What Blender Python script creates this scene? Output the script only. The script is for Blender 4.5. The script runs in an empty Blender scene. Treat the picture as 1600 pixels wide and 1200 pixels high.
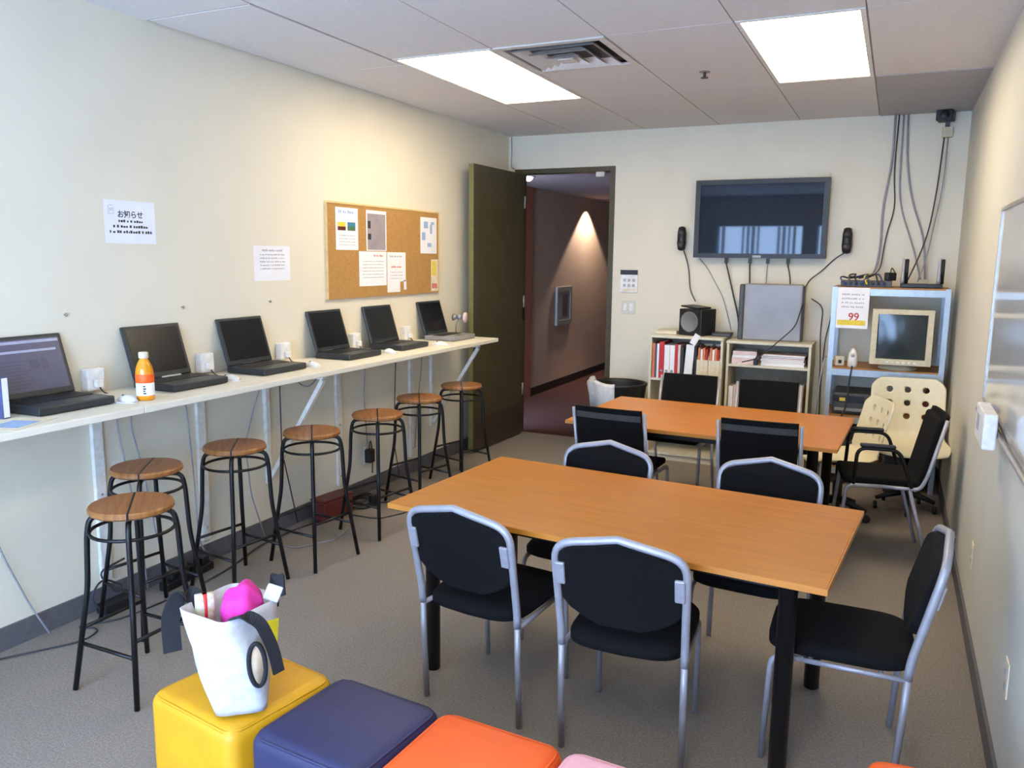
import bpy, bmesh, math, random
from mathutils import Vector, Matrix
random.seed(7)
PI = math.pi
C = bpy.context.scene.collection
W, H, YF = 3.70, 2.745, -8.0          # room: x 0..W, y YF..0, z 0..H

# ------------------------------------------------------------------ materials
def lin(c):
    return tuple(((v/255)/12.92 if v/255 <= .04045 else ((v/255+.055)/1.055)**2.4) for v in c) + (1,)

def mat(name, rgb, rough=.6, metal=0., var=.06, scale=30., bump=0., bscale=200., spec=.5, emit=0., stretch=None, coat=0., rgb2=None, alpha=1., trans=0.):
    m = bpy.data.materials.new(name); m.use_nodes = True
    nt = m.node_tree; b = nt.nodes['Principled BSDF']
    tc = nt.nodes.new('ShaderNodeTexCoord'); mp = nt.nodes.new('ShaderNodeMapping')
    nt.links.new(tc.outputs['Object'], mp.inputs['Vector'])
    if stretch: mp.inputs['Scale'].default_value = stretch
    nz = nt.nodes.new('ShaderNodeTexNoise'); nz.inputs['Scale'].default_value = scale; nz.inputs['Detail'].default_value = 4
    nt.links.new(mp.outputs['Vector'], nz.inputs['Vector'])
    mx = nt.nodes.new('ShaderNodeMix'); mx.data_type = 'RGBA'
    c = lin(rgb)
    c2 = lin(rgb2) if rgb2 else tuple(min(1, v*(1+2*var)+.002*var) for v in c[:3]) + (1,)
    c1 = c if rgb2 else tuple(v*(1-2*var) for v in c[:3]) + (1,)
    mx.inputs['A'].default_value = c1; mx.inputs['B'].default_value = c2
    rp = nt.nodes.new('ShaderNodeMapRange'); rp.inputs['From Min'].default_value = .3; rp.inputs['From Max'].default_value = .7
    nt.links.new(nz.outputs['Fac'], rp.inputs['Value']); nt.links.new(rp.outputs['Result'], mx.inputs['Factor'])
    nt.links.new(mx.outputs['Result'], b.inputs['Base Color'])
    b.inputs['Roughness'].default_value = rough; b.inputs['Metallic'].default_value = metal
    b.inputs['Specular IOR Level'].default_value = spec; b.inputs['Coat Weight'].default_value = coat
    if trans: b.inputs['Transmission Weight'].default_value = trans
    if emit:
        nt.links.new(mx.outputs['Result'], b.inputs['Emission Color']); b.inputs['Emission Strength'].default_value = emit
    if bump:
        n2 = nt.nodes.new('ShaderNodeTexNoise'); n2.inputs['Scale'].default_value = bscale; n2.inputs['Detail'].default_value = 3
        nt.links.new(mp.outputs['Vector'], n2.inputs['Vector'])
        bp = nt.nodes.new('ShaderNodeBump'); bp.inputs['Strength'].default_value = bump; bp.inputs['Distance'].default_value = .01
        nt.links.new(n2.outputs['Fac'], bp.inputs['Height']); nt.links.new(bp.outputs['Normal'], b.inputs['Normal'])
    return m

M = {}
M['wall'] = mat('cream_wall_paint', (222,214,192), .7, var=.012, scale=3, bump=.05, bscale=120)
M['wall_r'] = mat('pale_wall_paint', (206,203,190), .65, var=.012, scale=3, bump=.05, bscale=120)
M['ceil'] = mat('ceiling_tile_board', (220,216,212), .9, var=.02, scale=60, bump=.08, bscale=300)
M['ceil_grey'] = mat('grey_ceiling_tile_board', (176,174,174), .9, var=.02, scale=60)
M['plenum'] = mat('dark_plenum', (40,38,36), .9)
M['carpet'] = mat('grey_brown_carpet', (128,119,110), .95, scale=120, rgb2=(154,144,133), bump=.5, bscale=260, spec=.1)
M['carpet_red'] = mat('dark_red_carpet', (66,42,37), .95, scale=90, rgb2=(82,50,44), bump=.4, bscale=260, spec=.1)
M['base'] = mat('grey_vinyl_baseboard', (92,90,92), .6)
M['corr'] = mat('pinkish_brown_plaster', (176,150,130), .8, var=.02, scale=4)
M['corr_red'] = mat('reddish_brown_paint', (150,86,66), .8)
M['corr_dark'] = mat('dark_corridor_ceiling', (120,98,92), .9)
M['olive'] = mat('olive_green_door_paint', (68,62,40), .5, var=.05, scale=8)
M['olive_l'] = mat('olive_green_edge_paint', (112,108,62), .5)
M['wood'] = mat('orange_wood_laminate', (172,104,20), .36, scale=3.2, rgb2=(188,116,28), stretch=(1,12,12), spec=.5)
M['wood_e'] = mat('orange_wood_edge_band', (190,122,44), .4, scale=4, stretch=(1,8,8))
M['seatwood'] = mat('brown_stool_wood', (128,80,42), .35, scale=7, rgb2=(164,108,56), stretch=(1,9,1))
M['black'] = mat('black_metal', (20,20,22), .4, metal=.3)
M['blackp'] = mat('black_plastic', (24,26,29), .45)
M['blackf'] = mat('black_upholstery', (12,12,14), .9, bump=.3, bscale=500, spec=.2)
M['mesh'] = mat('black_mesh_fabric', (10,10,11), .85, bump=.3, bscale=700, spec=.2)
M['greyband'] = mat('dark_grey_fabric_band', (58,57,55), .7)  # dark grey band near the top of the mesh backs
M['silver'] = mat('silver_metal', (160,160,168), .45, metal=.35, var=.03)
M['dsilver'] = mat('dull_grey_metal', (150,147,143), .45, metal=.4, var=.03)
M['rack'] = mat('pale_blue_grey_metal', (168,180,188), .4, metal=.4, var=.04)
M['white'] = mat('white_laminate', (226,220,202), .45, var=.015, scale=8)
M['whitem'] = mat('white_painted_metal', (220,217,208), .4)
M['whitep'] = mat('white_plastic', (228,226,222), .4)
M['paper'] = mat('white_paper', (232,232,234), .8, var=.015, scale=12)
M['ink'] = mat('dark_ink', (50,50,56), .8)
M['inkg'] = mat('grey_ink', (172,172,178), .8)
M['inkr'] = mat('red_ink', (206,120,112), .8)
M['redp'] = mat('red_print', (178,52,40), .7)
M['cork'] = mat('cork', (166,122,64), .9, scale=90, rgb2=(184,140,80), bump=.3, bscale=300)
M['corkf'] = mat('pale_wood_strip', (216,186,130), .6)
M['laptop'] = mat('charcoal_laptop_shell', (38,44,48), .4)
M['laptopk'] = mat('dark_laptop_keys', (24,28,31), .5)
M['screen'] = mat('dark_laptop_screen', (14,16,20), .25, spec=.4)
M['tvs'] = mat('navy_plasma_glass', (24,34,52), .03, spec=.35)
M['crts'] = mat('dark_green_grey_picture_tube', (44,54,56), .15, spec=.5)
M['beige'] = mat('beige_computer_plastic', (204,192,160), .5)
M['bookc'] = mat('cream_bookcase_laminate', (208,200,176), .5, var=.03)
M['bookb'] = mat('grey_beige_back_board', (150,142,126), .7)
M['grey'] = mat('grey_plastic_case', (138,136,136), .35, var=.05, scale=6)
M['greyd'] = mat('dark_grey_plastic', (70,70,72), .5)
M['ventm'] = mat('pale_vent_metal', (214,208,200), .5, var=.03)
M['kick'] = mat('dark_brown_plate', (62,48,38), .45)
M['grid'] = mat('dull_ceiling_grid_paint', (150,140,134), .7)
M['cone'] = mat('grey_speaker_cone', (120,120,120), .6)
M['red'] = mat('red_binder_cloth', (190,34,40), .5)
M['orangeb'] = mat('orange_paperback', (214,120,72), .6)
M['pinkb'] = mat('pale_pink_paper', (220,196,190), .7)
M['cream'] = mat('cream_card', (222,210,184), .7)
M['blueb'] = mat('blue_book_cloth', (66,72,120), .6)
M['yellow'] = mat('yellow_vinyl', (206,150,16), .5, var=.04, scale=7, bump=.15, bscale=14)
M['navy'] = mat('navy_vinyl', (40,42,78), .55, var=.04, scale=7, bump=.15, bscale=14)
M['orange'] = mat('orange_vinyl', (226,88,24), .5, var=.04, scale=7, bump=.15, bscale=14)
M['pink'] = mat('pink_vinyl', (222,164,176), .55, var=.04, scale=7, bump=.15, bscale=14)
M['canvas'] = mat('white_canvas', (192,192,196), .85, bump=.2, bscale=40)
M['magenta'] = mat('magenta_cloth', (206,44,146), .75, var=.08, scale=9, bump=.3, bscale=22)
M['webbing'] = mat('black_webbing', (20,20,26), .8)
M['lemon'] = mat('yellow_green_print', (206,190,24), .7)
M['tan'] = mat('tan_lining', (196,176,150), .8)
M['packet'] = mat('white_and_gold_wrapper', (212,208,200), .4, scale=45, rgb2=(168,150,104))
M['juice'] = mat('orange_juice', (232,150,30), .15, spec=.6)
M['olabel'] = mat('orange_bottle_label', (240,96,24), .5)
M['clearcap'] = mat('pale_bottle_cap', (214,204,180), .35)
M['cord'] = mat('dark_cord', (48,50,56), .6)
M['cordg'] = mat('grey_cord', (146,146,152), .6)
M['chairw'] = mat('cream_moulded_plastic', (224,214,182), .4, var=.015)
M['board'] = mat('glossy_whiteboard', (196,196,194), .08, var=.01, spec=.6)
M['alu'] = mat('aluminium_edge', (180,178,172), .4, metal=.5)
M['blue'] = mat('blue_plastic', (30,70,170), .4)
M['maroon'] = mat('dark_red_plastic', (96,36,32), .5)
M['brownw'] = mat('brown_shelf_board', (170,120,66), .6, scale=5, stretch=(1,10,10))
M['lamp'] = mat('white_lamp_diffuser', (255,237,204), .6, var=0, emit=14.0)
M['spot'] = mat('warm_downlight_lens', (255,232,205), .6, var=0, emit=14.0)
M['page'] = mat('lit_page_on_screen', (64,68,92), .3, var=.02, emit=.15)
M['pageink'] = mat('page_type_on_screen', (50,54,80), .3, emit=.25)
M['pagelight'] = mat('page_bars_on_screen', (130,136,160), .3, emit=.4)
M['bin'] = mat('black_bin_plastic', (18,18,19), .5)
M['liner'] = mat('white_bin_liner', (210,210,208), .35, bump=.4, bscale=30)
M['yellowp'] = mat('yellow_paper', (226,200,70), .7)
M['bluep'] = mat('pale_blue_print', (150,176,214), .7)
M['greyp'] = mat('grey_purple_poster', (158,146,152), .8, scale=14, rgb2=(144,134,142))
M['greenp'] = mat('green_print', (70,110,80), .7)
M['teal'] = mat('teal_print', (60,120,150), .7)
M['blind'] = mat('pale_blue_vertical_blind', (196,204,214), .7)

# ------------------------------------------------------------------ mesh builder
def fillet(pts, r, n=5):
    pts = [Vector(p) for p in pts]; out = [pts[0]]
    for i in range(1, len(pts)-1):
        a, b, c = pts[i-1], pts[i], pts[i+1]
        u = (a-b); v = (c-b); d = min(r, u.length*.49, v.length*.49)
        p0 = b+u.normalized()*d; p1 = b+v.normalized()*d
        for k in range(n+1):
            t = k/n; out.append((1-t)**2*p0 + 2*t*(1-t)*b + t*t*p1)
    out.append(pts[-1]); return out

class MB:
    def __init__(s): s.bm = bmesh.new()
    def _add(s, verts, faces, smooth=False):
        vs = [s.bm.verts.new(v) for v in verts]
        for f in faces:
            try:
                fc = s.bm.faces.new([vs[i] for i in f]); fc.smooth = smooth
            except ValueError: pass
        return vs
    def box(s, x0, x1, y0, y1, z0, z1, bev=0, mtx=None, seg=2):
        t = bmesh.new(); bmesh.ops.create_cube(t, size=1)
        for v in t.verts: v.co = Vector((x0+(v.co.x+.5)*(x1-x0), y0+(v.co.y+.5)*(y1-y0), z0+(v.co.z+.5)*(z1-z0)))
        if bev: bmesh.ops.bevel(t, geom=list(t.edges), offset=bev, segments=seg, affect='EDGES', profile=.5)
        if mtx: bmesh.ops.transform(t, matrix=mtx, verts=t.verts)
        t.verts.index_update()
        s._add([v.co.copy() for v in t.verts], [[v.index for v in f.verts] for f in t.faces], smooth=False); t.free(); return s
    def tube(s, pts, r, n=8, closed=False, taper=None):
        pts = [Vector(p) for p in pts]; m = len(pts); rings = []
        up = None
        for i, p in enumerate(pts):
            if closed: t = pts[(i+1) % m]-pts[i-1]
            else: t = pts[min(i+1, m-1)]-pts[max(i-1, 0)]
            t.normalize()
            if up is None:
                up = Vector((0,0,1)) if abs(t.z) < .9 else Vector((1,0,0))
            a = (up - t*up.dot(t))
            if a.length < 1e-6: a = t.orthogonal()
            a.normalize(); b = t.cross(a); up = a
            rr = r if taper is None else taper[i]
            rings.append([p + (a*math.cos(2*PI*k/n)+b*math.sin(2*PI*k/n))*rr for k in range(n)])
        verts = [v for rg in rings for v in rg]; faces = []
        for i in range(m if closed else m-1):
            j = (i+1) % m
            for k in range(n):
                faces.append((i*n+k, i*n+(k+1) % n, j*n+(k+1) % n, j*n+k))
        if not closed:
            faces += [tuple(range(n))[::-1], tuple((m-1)*n+k for k in range(n))]
        s._add(verts, faces, True); return s
    def lathe(s, prof, c=(0,0,0), n=24, axis='z', mtx=None):
        verts = []; faces = []; m = len(prof)
        for (r, z) in prof:
            for k in range(n):
                a = 2*PI*k/n; v = Vector((r*math.cos(a), r*math.sin(a), z))
                if axis == 'x': v = Vector((v.z, v.x, v.y))
                if axis == 'y': v = Vector((v.x, v.z, v.y))
                if mtx: v = mtx @ v
                verts.append(v+Vector(c))
        for i in range(m-1):
            for k in range(n): faces.append((i*n+k, i*n+(k+1) % n, (i+1)*n+(k+1) % n, (i+1)*n+k))
        faces += [tuple(range(n))[::-1], tuple((m-1)*n+k for k in range(n))]
        s._add(verts, faces, True); return s
    def prism(s, pts, d, mtx=None):
        """outline pts (u,v) extruded by d along +w, placed by mtx (u,v,w -> world)"""
        n = len(pts)
        vs = [Vector((u, v, 0)) for u, v in pts]+[Vector((u, v, d)) for u, v in pts]
        if mtx: vs = [mtx @ v for v in vs]
        s._add(vs, [tuple(range(n))[::-1], tuple(range(n, 2*n))]+[(i, (i+1) % n, n+(i+1) % n, n+i) for i in range(n)]); return s
    def loft(s, rings, cap=True, smooth=True, closed=True):
        n = len(rings[0]); m = len(rings); faces = []
        for i in range(m-1):
            for k in range(n if closed else n-1): faces.append((i*n+k, i*n+(k+1) % n, (i+1)*n+(k+1) % n, (i+1)*n+k))
        if cap: faces += [tuple(range(n))[::-1], tuple((m-1)*n+k for k in range(n))]
        s._add([v for r in rings for v in r], faces, smooth); return s
    def build(s, name, m, parent=None, loc=None, solid=0, sub=0):
        bmesh.ops.recalc_face_normals(s.bm, faces=s.bm.faces)
        me = bpy.data.meshes.new(name); s.bm.to_mesh(me); s.bm.free()
        me.materials.append(M[m] if isinstance(m, str) else m)
        o = bpy.data.objects.new(name, me); C.objects.link(o)
        if parent: o.parent = parent
        if loc: o.location = loc
        if solid:
            md = o.modifiers.new('thick', 'SOLIDIFY'); md.thickness = solid; md.offset = 0
        if sub:
            md = o.modifiers.new('sub', 'SUBSURF'); md.levels = sub; md.render_levels = sub
        return o

def tag(o, label, cat, group=None):
    o['label'] = label; o['category'] = cat
    if group: o['group'] = group
    return o
def thing(name, label, cat, loc=(0,0,0), rz=0, group=None):
    o = bpy.data.objects.new(name, None); C.objects.link(o)
    o.location = loc; o.rotation_euler = (0,0,rz); o.empty_display_size = .05
    return tag(o, label, cat, group)
def struct(o, label=None):
    o['kind'] = 'structure'
    if label: o['label'] = label
    return o
def dup(root, label, loc=None, rz=None):
    r = root.copy(); C.objects.link(r); r['label'] = label
    if loc is not None: r.location = loc
    if rz is not None: r.rotation_euler = (0,0,rz)
    for ch in list(root.children):
        c = ch.copy(); C.objects.link(c); c.parent = r
        for g in list(ch.children):
            d = g.copy(); C.objects.link(d); d.parent = c
    return r
def bx(name, m, parent, *a, **k):
    return MB().box(*a, **k).build(name, m, parent)
def wall_mtx(side, p):
    """u,v,w frame of a flat thing: u to the viewer's right, v up, w out of the wall"""
    ax = {'x': ((0,1,0),(0,0,1),(1,0,0)), 'y': ((1,0,0),(0,0,1),(0,-1,0)), 'z': ((1,0,0),(0,1,0),(0,0,1)), 'r': ((0,-1,0),(0,0,1),(-1,0,0))}[side]
    m = Matrix.Identity(4)
    for i in range(3):
        for j in range(3): m[j][i] = ax[i][j]
    m.translation = Vector(p); return m
def text(name, s, size, mtx, m, parent, bold=0.):
    cu = bpy.data.curves.new('type', 'FONT'); cu.body = s; cu.size = size; cu.align_x = 'CENTER'; cu.extrude = .0004; cu.offset = bold
    t = bpy.data.objects.new('type', cu); C.objects.link(t)
    bpy.context.view_layer.update()
    me = bpy.data.meshes.new_from_object(t.evaluated_get(bpy.context.evaluated_depsgraph_get()))
    bpy.data.objects.remove(t); bpy.data.curves.remove(cu)
    me.transform(mtx); me.materials.clear(); me.materials.append(M[m])
    o = bpy.data.objects.new(name, me); C.objects.link(o)
    if parent: o.parent = parent
    return o
def lines(mtx, rows, m, name, parent, seed=0):
    """rows of broken type: (u0,u1,v,height)"""
    rnd = random.Random(seed); b = MB()
    for (u0, u1, v, h) in rows:
        u = u0
        while u < u1:
            w = h*rnd.uniform(.5, .95)
            b.box(u, min(u+w, u1), v, v+h*rnd.uniform(.6, 1), 0, .0005, mtx=mtx); u += w+h*rnd.choice((.2, .25, .3, .8))
    return b.build(name, m, parent)

# ------------------------------------------------------------------ the room
struct(bx('floor', 'carpet', None, -.1, W+.1, YF-.1, .06, -.1, 0), 'grey brown carpet floor')
struct(bx('floor_corridor', 'carpet_red', None, -1.2, 2.6, .06, 7.2, -.1, 0), 'dark red corridor carpet beyond the doorway')
struct(bx('wall_left', 'wall', None, -.12, 0, YF-.1, .12, 0, H+.1), 'cream wall behind the long counter')
struct(bx('wall_right', 'wall_r', None, W, W+.12, YF-.1, .12, 0, H+.1), 'pale wall carrying the whiteboard')
DX0, DX1, DZ = .115, .995, 2.43
b = MB().box(0, DX0, 0, .12, 0, H+.1).box(DX1, W, 0, .12, 0, H+.1).box(DX0, DX1, 0, .12, DZ, H+.1)
struct(b.build('wall_back', 'wall'), 'cream end wall with the television and the doorway')
# wall behind the viewer: two windows with vertical blinds
b = MB().box(0, .35, YF-.1, YF, 0, H+.1).box(3.45, W, YF-.1, YF, 0, H+.1).box(.35, 3.45, YF-.1, YF, 0, .25).box(.35, 3.45, YF-.1, YF, 2.28, H+.1).box(1.85, 2.0, YF-.1, YF, .25, 2.28)
struct(b.build('wall_front', 'wall'))
for i, (a, c) in enumerate(((.35, 1.85), (2.0, 3.45))):
    wr = struct(MB().box(a, a+.05, YF-.08, YF-.02, .25, 2.28).box(c-.05, c, YF-.08, YF-.02, .25, 2.28).box(a+.05, c-.05, YF-.08, YF-.02, .25, .3).box(a+.05, c-.05, YF-.08, YF-.02, 2.23, 2.28).build('window_%d' % (i+1), 'dsilver'))
    b = MB(); n = int((c-a)/.085)
    for k in range(n):
        if k % 7 in (2, 3, 4): continue
        x = a+.06+k*.085
        b.box(-.042, .042, -.001, .001, .26, 2.22, mtx=Matrix.Translation((x, YF+.04, 0)) @ Matrix.Rotation(math.radians(116+8*math.sin(k*2.1)), 4, 'Z'))
    b.build('blind', 'blind', wr)
# ceiling tiles
cols = [0, .65, 1.275, 1.90, 2.525, 3.09, W]
rows = [0, -1.46, -2.915, -4.36, -5.80, -7.25, YF]
rows0 = [0, -1.36, -2.77, -4.0, -5.4, -6.8, YF]
b = MB(); g = .0035
holes = {(1,1), (4,1), (4,4)}
for ci in range(6):
    rr = rows0 if ci == 0 else rows
    for ri in range(len(rr)-1):
        x0, x1, y1, y0 = cols[ci], cols[ci+1], rr[ri], rr[ri+1]
        if (ci, ri) in holes or (ci, ri) == (5, 0): continue
        gx1 = x1-g; gx0 = x0+g; z = H
        if (ci, ri) == (0, 2): gx1 = x1-.018; y0 += .006
        if (ci, ri) == (0, 3): gx1 = x1-.006
        if (ci, ri) == (2, 1):                       # the vent sits at the near end of this tile
            b.box(gx0, gx1, -2.28, y1-g, z, z+.02); continue
        if ci == 5: gx1 = W
        if ci == 0: gx0 = .012 if ri in (1, 2) else 0.0
        b.box(gx0, gx1, y0+g, y1-(g if ri else 0), z, z+.02)
ce = struct(b.build('ceiling', 'ceil'), 'suspended ceiling of pale tiles')
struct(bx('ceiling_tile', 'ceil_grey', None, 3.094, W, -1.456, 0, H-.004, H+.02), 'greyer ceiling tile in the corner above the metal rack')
struct(bx('ceiling_void', 'plenum', None, -.1, W+.1, YF, .1, H+.125, H+.14))
# inverted T bars just above the tile faces
b = MB()
for x in cols[1:-1]: b.box(x-.011, x+.011, YF, 0, H+.003, H+.024)
for y in rows[1:-1]: b.box(cols[1], W, y-.011, y+.011, H+.003, H+.024)
for y in rows0[1:-1]: b.box(0, cols[1], y-.011, y+.011, H+.003, H+.024)
b = b.build('trim_1', 'grid'); struct(b, 'grey ceiling grid')
struct(bx('baseboard_left', 'base', None, 0, .012, YF, -.02, 0, .10), 'grey vinyl baseboard under the counter')
struct(bx('baseboard_right', 'base', None, W-.012, W, YF, 0, 0, .085), 'grey baseboard along the whiteboard wall')
struct(bx('baseboard_back', 'base', None, 1.04, W-.012, -.012, 0, 0, .10), 'grey baseboard behind the bookcases')
# door frame
b = MB().box(DX0-.045, DX0+.012, -.018, .12, 0, DZ+.02).box(DX1-.012, DX1+.03, -.018, .12, 0, DZ+.02).box(DX0+.012, DX1-.012, -.018, .12, DZ-.02, DZ+.02)
fr = struct(b.build('trim_2', 'olive'), 'olive green door frame')
bx('strike', 'black', fr, DX0+.0125, DX0+.035, .03, .07, 1.08, 1.2, bev=.006)
bx('closer_shoe', 'alu', fr, .86, .94, -.05, -.0185, 2.36, 2.405, bev=.004)
# open door leaf
dl = struct(MB().box(0, .044, -.93, 0, .012, 2.405).build('door_1', 'olive'), 'olive green door standing open along the counter wall')
dl.location = (.128, -.035, 0); dl.rotation_euler = (0,0,math.radians(-1.5))
bx('door_edge', 'olive_l', dl, 0, .044, -.936, -.9301, .012, 2.405)
bx('kick_plate', 'kick', dl, .0442, .047, -.90, -.06, .02, .30)['label'] = 'dark brown kick plate at the door foot'
for z in (.38, 1.2, 2.1):
    MB().tube([(.052, .006, z), (.052, .006, z+.11)], .008).build('hinge', 'dsilver', dl)
# corridor
struct(bx('wall_corridor', 'corr', None, -.72, -.6, .12, 7.2, 0, 2.5), 'pinkish brown corridor wall beyond the doorway')
struct(bx('wall_corridor_end', 'corr', None, -.6, 2.4, 7.0, 7.2, 0, 2.5))
struct(bx('wall_corridor_far', 'corr', None, 2.4, 2.52, .12, 7.2, 0, 2.5))
struct(bx('wall_pilaster', 'corr_red', None, -.6, -.575, 1.2, 1.87, 0, 2.5), 'reddish wall strip at the near end of the corridor')
struct(bx('ceiling_corridor', 'corr_dark', None, -.72, 2.52, .12, 7.2, 2.46, 2.56), 'dark corridor ceiling')
struct(bx('baseboard_corridor', 'blackp', None, -.6, -.588, 1.87, 7.0, 0, .10), 'dark baseboard of the corridor')
t = thing('downlight', 'small bright downlight in the corridor ceiling above the doorway', 'light', (-.10, .66, 2.46))
MB().lathe([(.075, -.012), (.075, -.001), (.05, -.001), (.05, -.012)], n=20).build('trim_ring', 'whitep', t)
MB().lathe([(.002, -.05), (.025, -.045), (.042, -.03), (.047, -.014), (.045, -.002)], n=20).build('lens', 'spot', t)
t = thing('extinguisher_cabinet', 'grey recessed metal cabinet on the corridor wall', 'cabinet', (-.6, 2.93, .8))
MB().box(0, .03, -.26, -.2, 0, .49).box(0, .03, .2, .26, 0, .49).box(0, .03, -.2, .2, 0, .06).box(0, .03, -.2, .2, .43, .49).build('frame', 'dsilver', t)
bx('door', 'grey', t, 0, .02, -.2, .2, .06, .43); bx('window', 'greyd', t, .02, .024, -.06, .12, .1, .38)
sp = bpy.data.lights.new('corridor_spot', 'SPOT'); sp.energy = 150; sp.color = (1, .84, .68); sp.spot_size = math.radians(104); sp.spot_blend = .2; sp.shadow_soft_size = .03
so = bpy.data.objects.new('corridor_spot', sp); C.objects.link(so); so.location = (-.43, 3.72, 2.44); so.rotation_euler = (0, math.radians(-8), 0)
sp2 = bpy.data.lights.new('corridor_fill_spot', 'SPOT'); sp2.energy = 90; sp2.color = (1, .76, .58); sp2.spot_size = math.radians(80); sp2.spot_blend = .6; sp2.shadow_soft_size = .05  # added fill spot without a fixture, evens out the corridor brightness
so = bpy.data.objects.new('corridor_fill_spot', sp2); C.objects.link(so); so.location = (.8, 3.2, 2.44)

# ------------------------------------------------------------------ ceiling fixtures
def fixture(label, x0, x1, y0, y1):
    t = thing('ceiling_light', label, 'light', ((x0+x1)/2, (y0+y1)/2, H), 0, 'ceiling lights')
    a, c = (x1-x0)/2, (y1-y0)/2
    MB().box(-a, a, -c, -c+.022, -.003, .1).box(-a, a, c-.022, c, -.003, .1).box(-a, -a+.022, -c+.022, c-.022, -.003, .1).box(a-.022, a, -c+.022, c-.022, -.003, .1).build('frame', 'whitep', t)
    bx('diffuser', 'lamp', t, -a+.022, a-.022, -c+.022, c-.022, .004, .02)
    return t
fixture('bright ceiling light panel over the bar stools beside the vent', .655, 1.27, -2.91, -1.465)
fixture('bright ceiling light panel nearer the whiteboard wall', 2.53, 3.085, -2.91, -1.465)
fixture('added unseen ceiling light panel above the viewer', 2.53, 3.085, -7.245, -5.805)  # added out of view to light the near floor and cubes
t = thing('ceiling_vent', 'square grey air vent with stepped louvres between the ceiling lights', 'vent', (1.5875, -2.597, H))
MB().box(-.308, .308, -.312, -.27, -.006, .004).box(-.308, .308, .27, .312, -.006, .004).box(-.308, -.27, -.27, .27, -.006, .004).box(.27, .308, -.27, .27, -.006, .004).build('frame', 'ventm', t)
for k, (r, z) in enumerate(((.235, -.012), (.165, -.02), (.095, -.028))):
    b = MB(); r0 = r-.05
    ring = lambda q, zz: [Vector((-q, -q, zz)), Vector((q, -q, zz)), Vector((q, q, zz)), Vector((-q, q, zz))]
    b.loft([ring(r, z), ring(r0, z+.03), ring(r0, z+.034), ring(r+.004, z+.004)], cap=False, smooth=False)
    b.build('louvre', 'ventm', t)
bx('centre_plate', 'ventm', t, -.045, .045, -.045, .045, -.026, -.02)
bx('backing', 'greyd', t, -.27, .27, -.27, .27, .02, .024)
t = thing('sprinkler', 'small dark fire sprinkler head in the ceiling', 'sprinkler', (2.19, -1.95, H))
MB().lathe([(.032, -.004), (.032, 0), (.01, 0)]).build('escutcheon', 'dsilver', t)
MB().lathe([(.008, -.004), (.008, -.03), (.022, -.032), (.022, -.036)]).build('head', 'greyd', t)

# ------------------------------------------------------------------ the long counter
def counter(label, y0, y1, ys):
    t = thing('counter', label, 'counter', (0, (y0+y1)/2, 0)); c = (y0+y1)/2
    bx('worktop', 'white', t, .001, .49, y0-c, y1-c, 1.0, 1.03, bev=.004)
    for y in ys:
        y -= c
        br = MB().box(.001, .026, y-.016, y+.016, .32, 1.0).build('bracket', 'whitem', t)
        MB().box(.026, .44, y-.014, y+.014, .975, .9995).build('arm', 'whitem', br)
        d = Vector((.40, 0, .62)); ln = d.length; ang = math.atan2(d.z, d.x)
        MB().box(0, ln, -.012, .012, -.012, .012, mtx=Matrix.Translation((.03, y, .35)) @ Matrix.Rotation(-ang, 4, 'Y')).build('strut', 'whitem', br)
    return t
counter('long white wall counter carrying five laptops, ending by the door', -4.548, -1.19, (-1.42, -3.30))
counter('near white wall counter under the laptop showing a page', -6.4, -4.552, (-6.1,))

# white rails on the wall under the counter
for nm, y, lab in (('wall_rail', -4.42, 'white upright rail on the wall behind the nearest two stools'), ('wall_rail', -3.80, 'white upright rail on the wall behind the third stool'),
                   ('wall_rail', -2.62, 'white upright rail on the wall behind the fifth stool'), ('wall_rail', -1.72, 'white upright rail on the wall near the open door')):
    t = thing(nm, lab, 'rail', (0, y, 0), 0, 'upright rails under the counter')
    bx('channel', 'whitem', t, .0005, .022, -.028, .028, .13, .999, bev=.004)
    for z in (.2, .55, .9): MB().lathe([(.006, .0), (.006, .003), (.001, .004)], c=(.022, 0, z), axis='x', n=8).build('screw', 'dsilver', t)

# ------------------------------------------------------------------ bar stools
def make_stool():
    t = thing('bar_stool', '', 'stool', (0,0,0), 0, 'bar stools along the counter')
    b = MB(); R_ = .152
    for sgn in (-1, 1):
        a0 = math.asin(.004/R_)
        arc = [(R_*math.cos(a0+(PI-2*a0)*k/20), sgn*R_*math.sin(a0+(PI-2*a0)*k/20)) for k in range(21)]
        def rg(q, z): return [Vector((u*q, sgn*.004+(v-sgn*.004)*q, z)) for u, v in arc]
        b.loft([rg(.93, .697), rg(1, .705), rg(1, .717), rg(.965, .725)], smooth=False)
    b.build('seat', 'seatwood', t)
    bx('slot_strip', 'black', t, -.146, .146, -.0038, .0038, .697, .7253)
    for k in range(4):
        a = k*PI/2; d = Vector((math.cos(a), math.sin(a), 0)); z = Vector((0,0,1))
        pts = [d*.03+z*.686, d*.145+z*.686, d*.158+z*.62, d*.168+z*.41, d*.235+z*0.004]
        MB().tube(fillet(pts, .05), .0105).build('leg', 'black', t)
    MB().tube([(.15*math.cos(2*PI*k/32), .15*math.sin(2*PI*k/32), .625) for k in range(32)], .007, closed=True).build('ring', 'black', t)
    def at(z): return .168+(.41-z)/.41*.067
    for k in range(4):
        z = .19 if k % 2 else .25; q = at(z)
        cs = [(q,0),(0,q),(-q,0),(0,-q)]; p0 = cs[k]; p1 = cs[(k+1) % 4]
        MB().tube([(p0[0],p0[1],z), (p1[0],p1[1],z)], .0075).build('stretcher', 'black', t)
    return t
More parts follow.
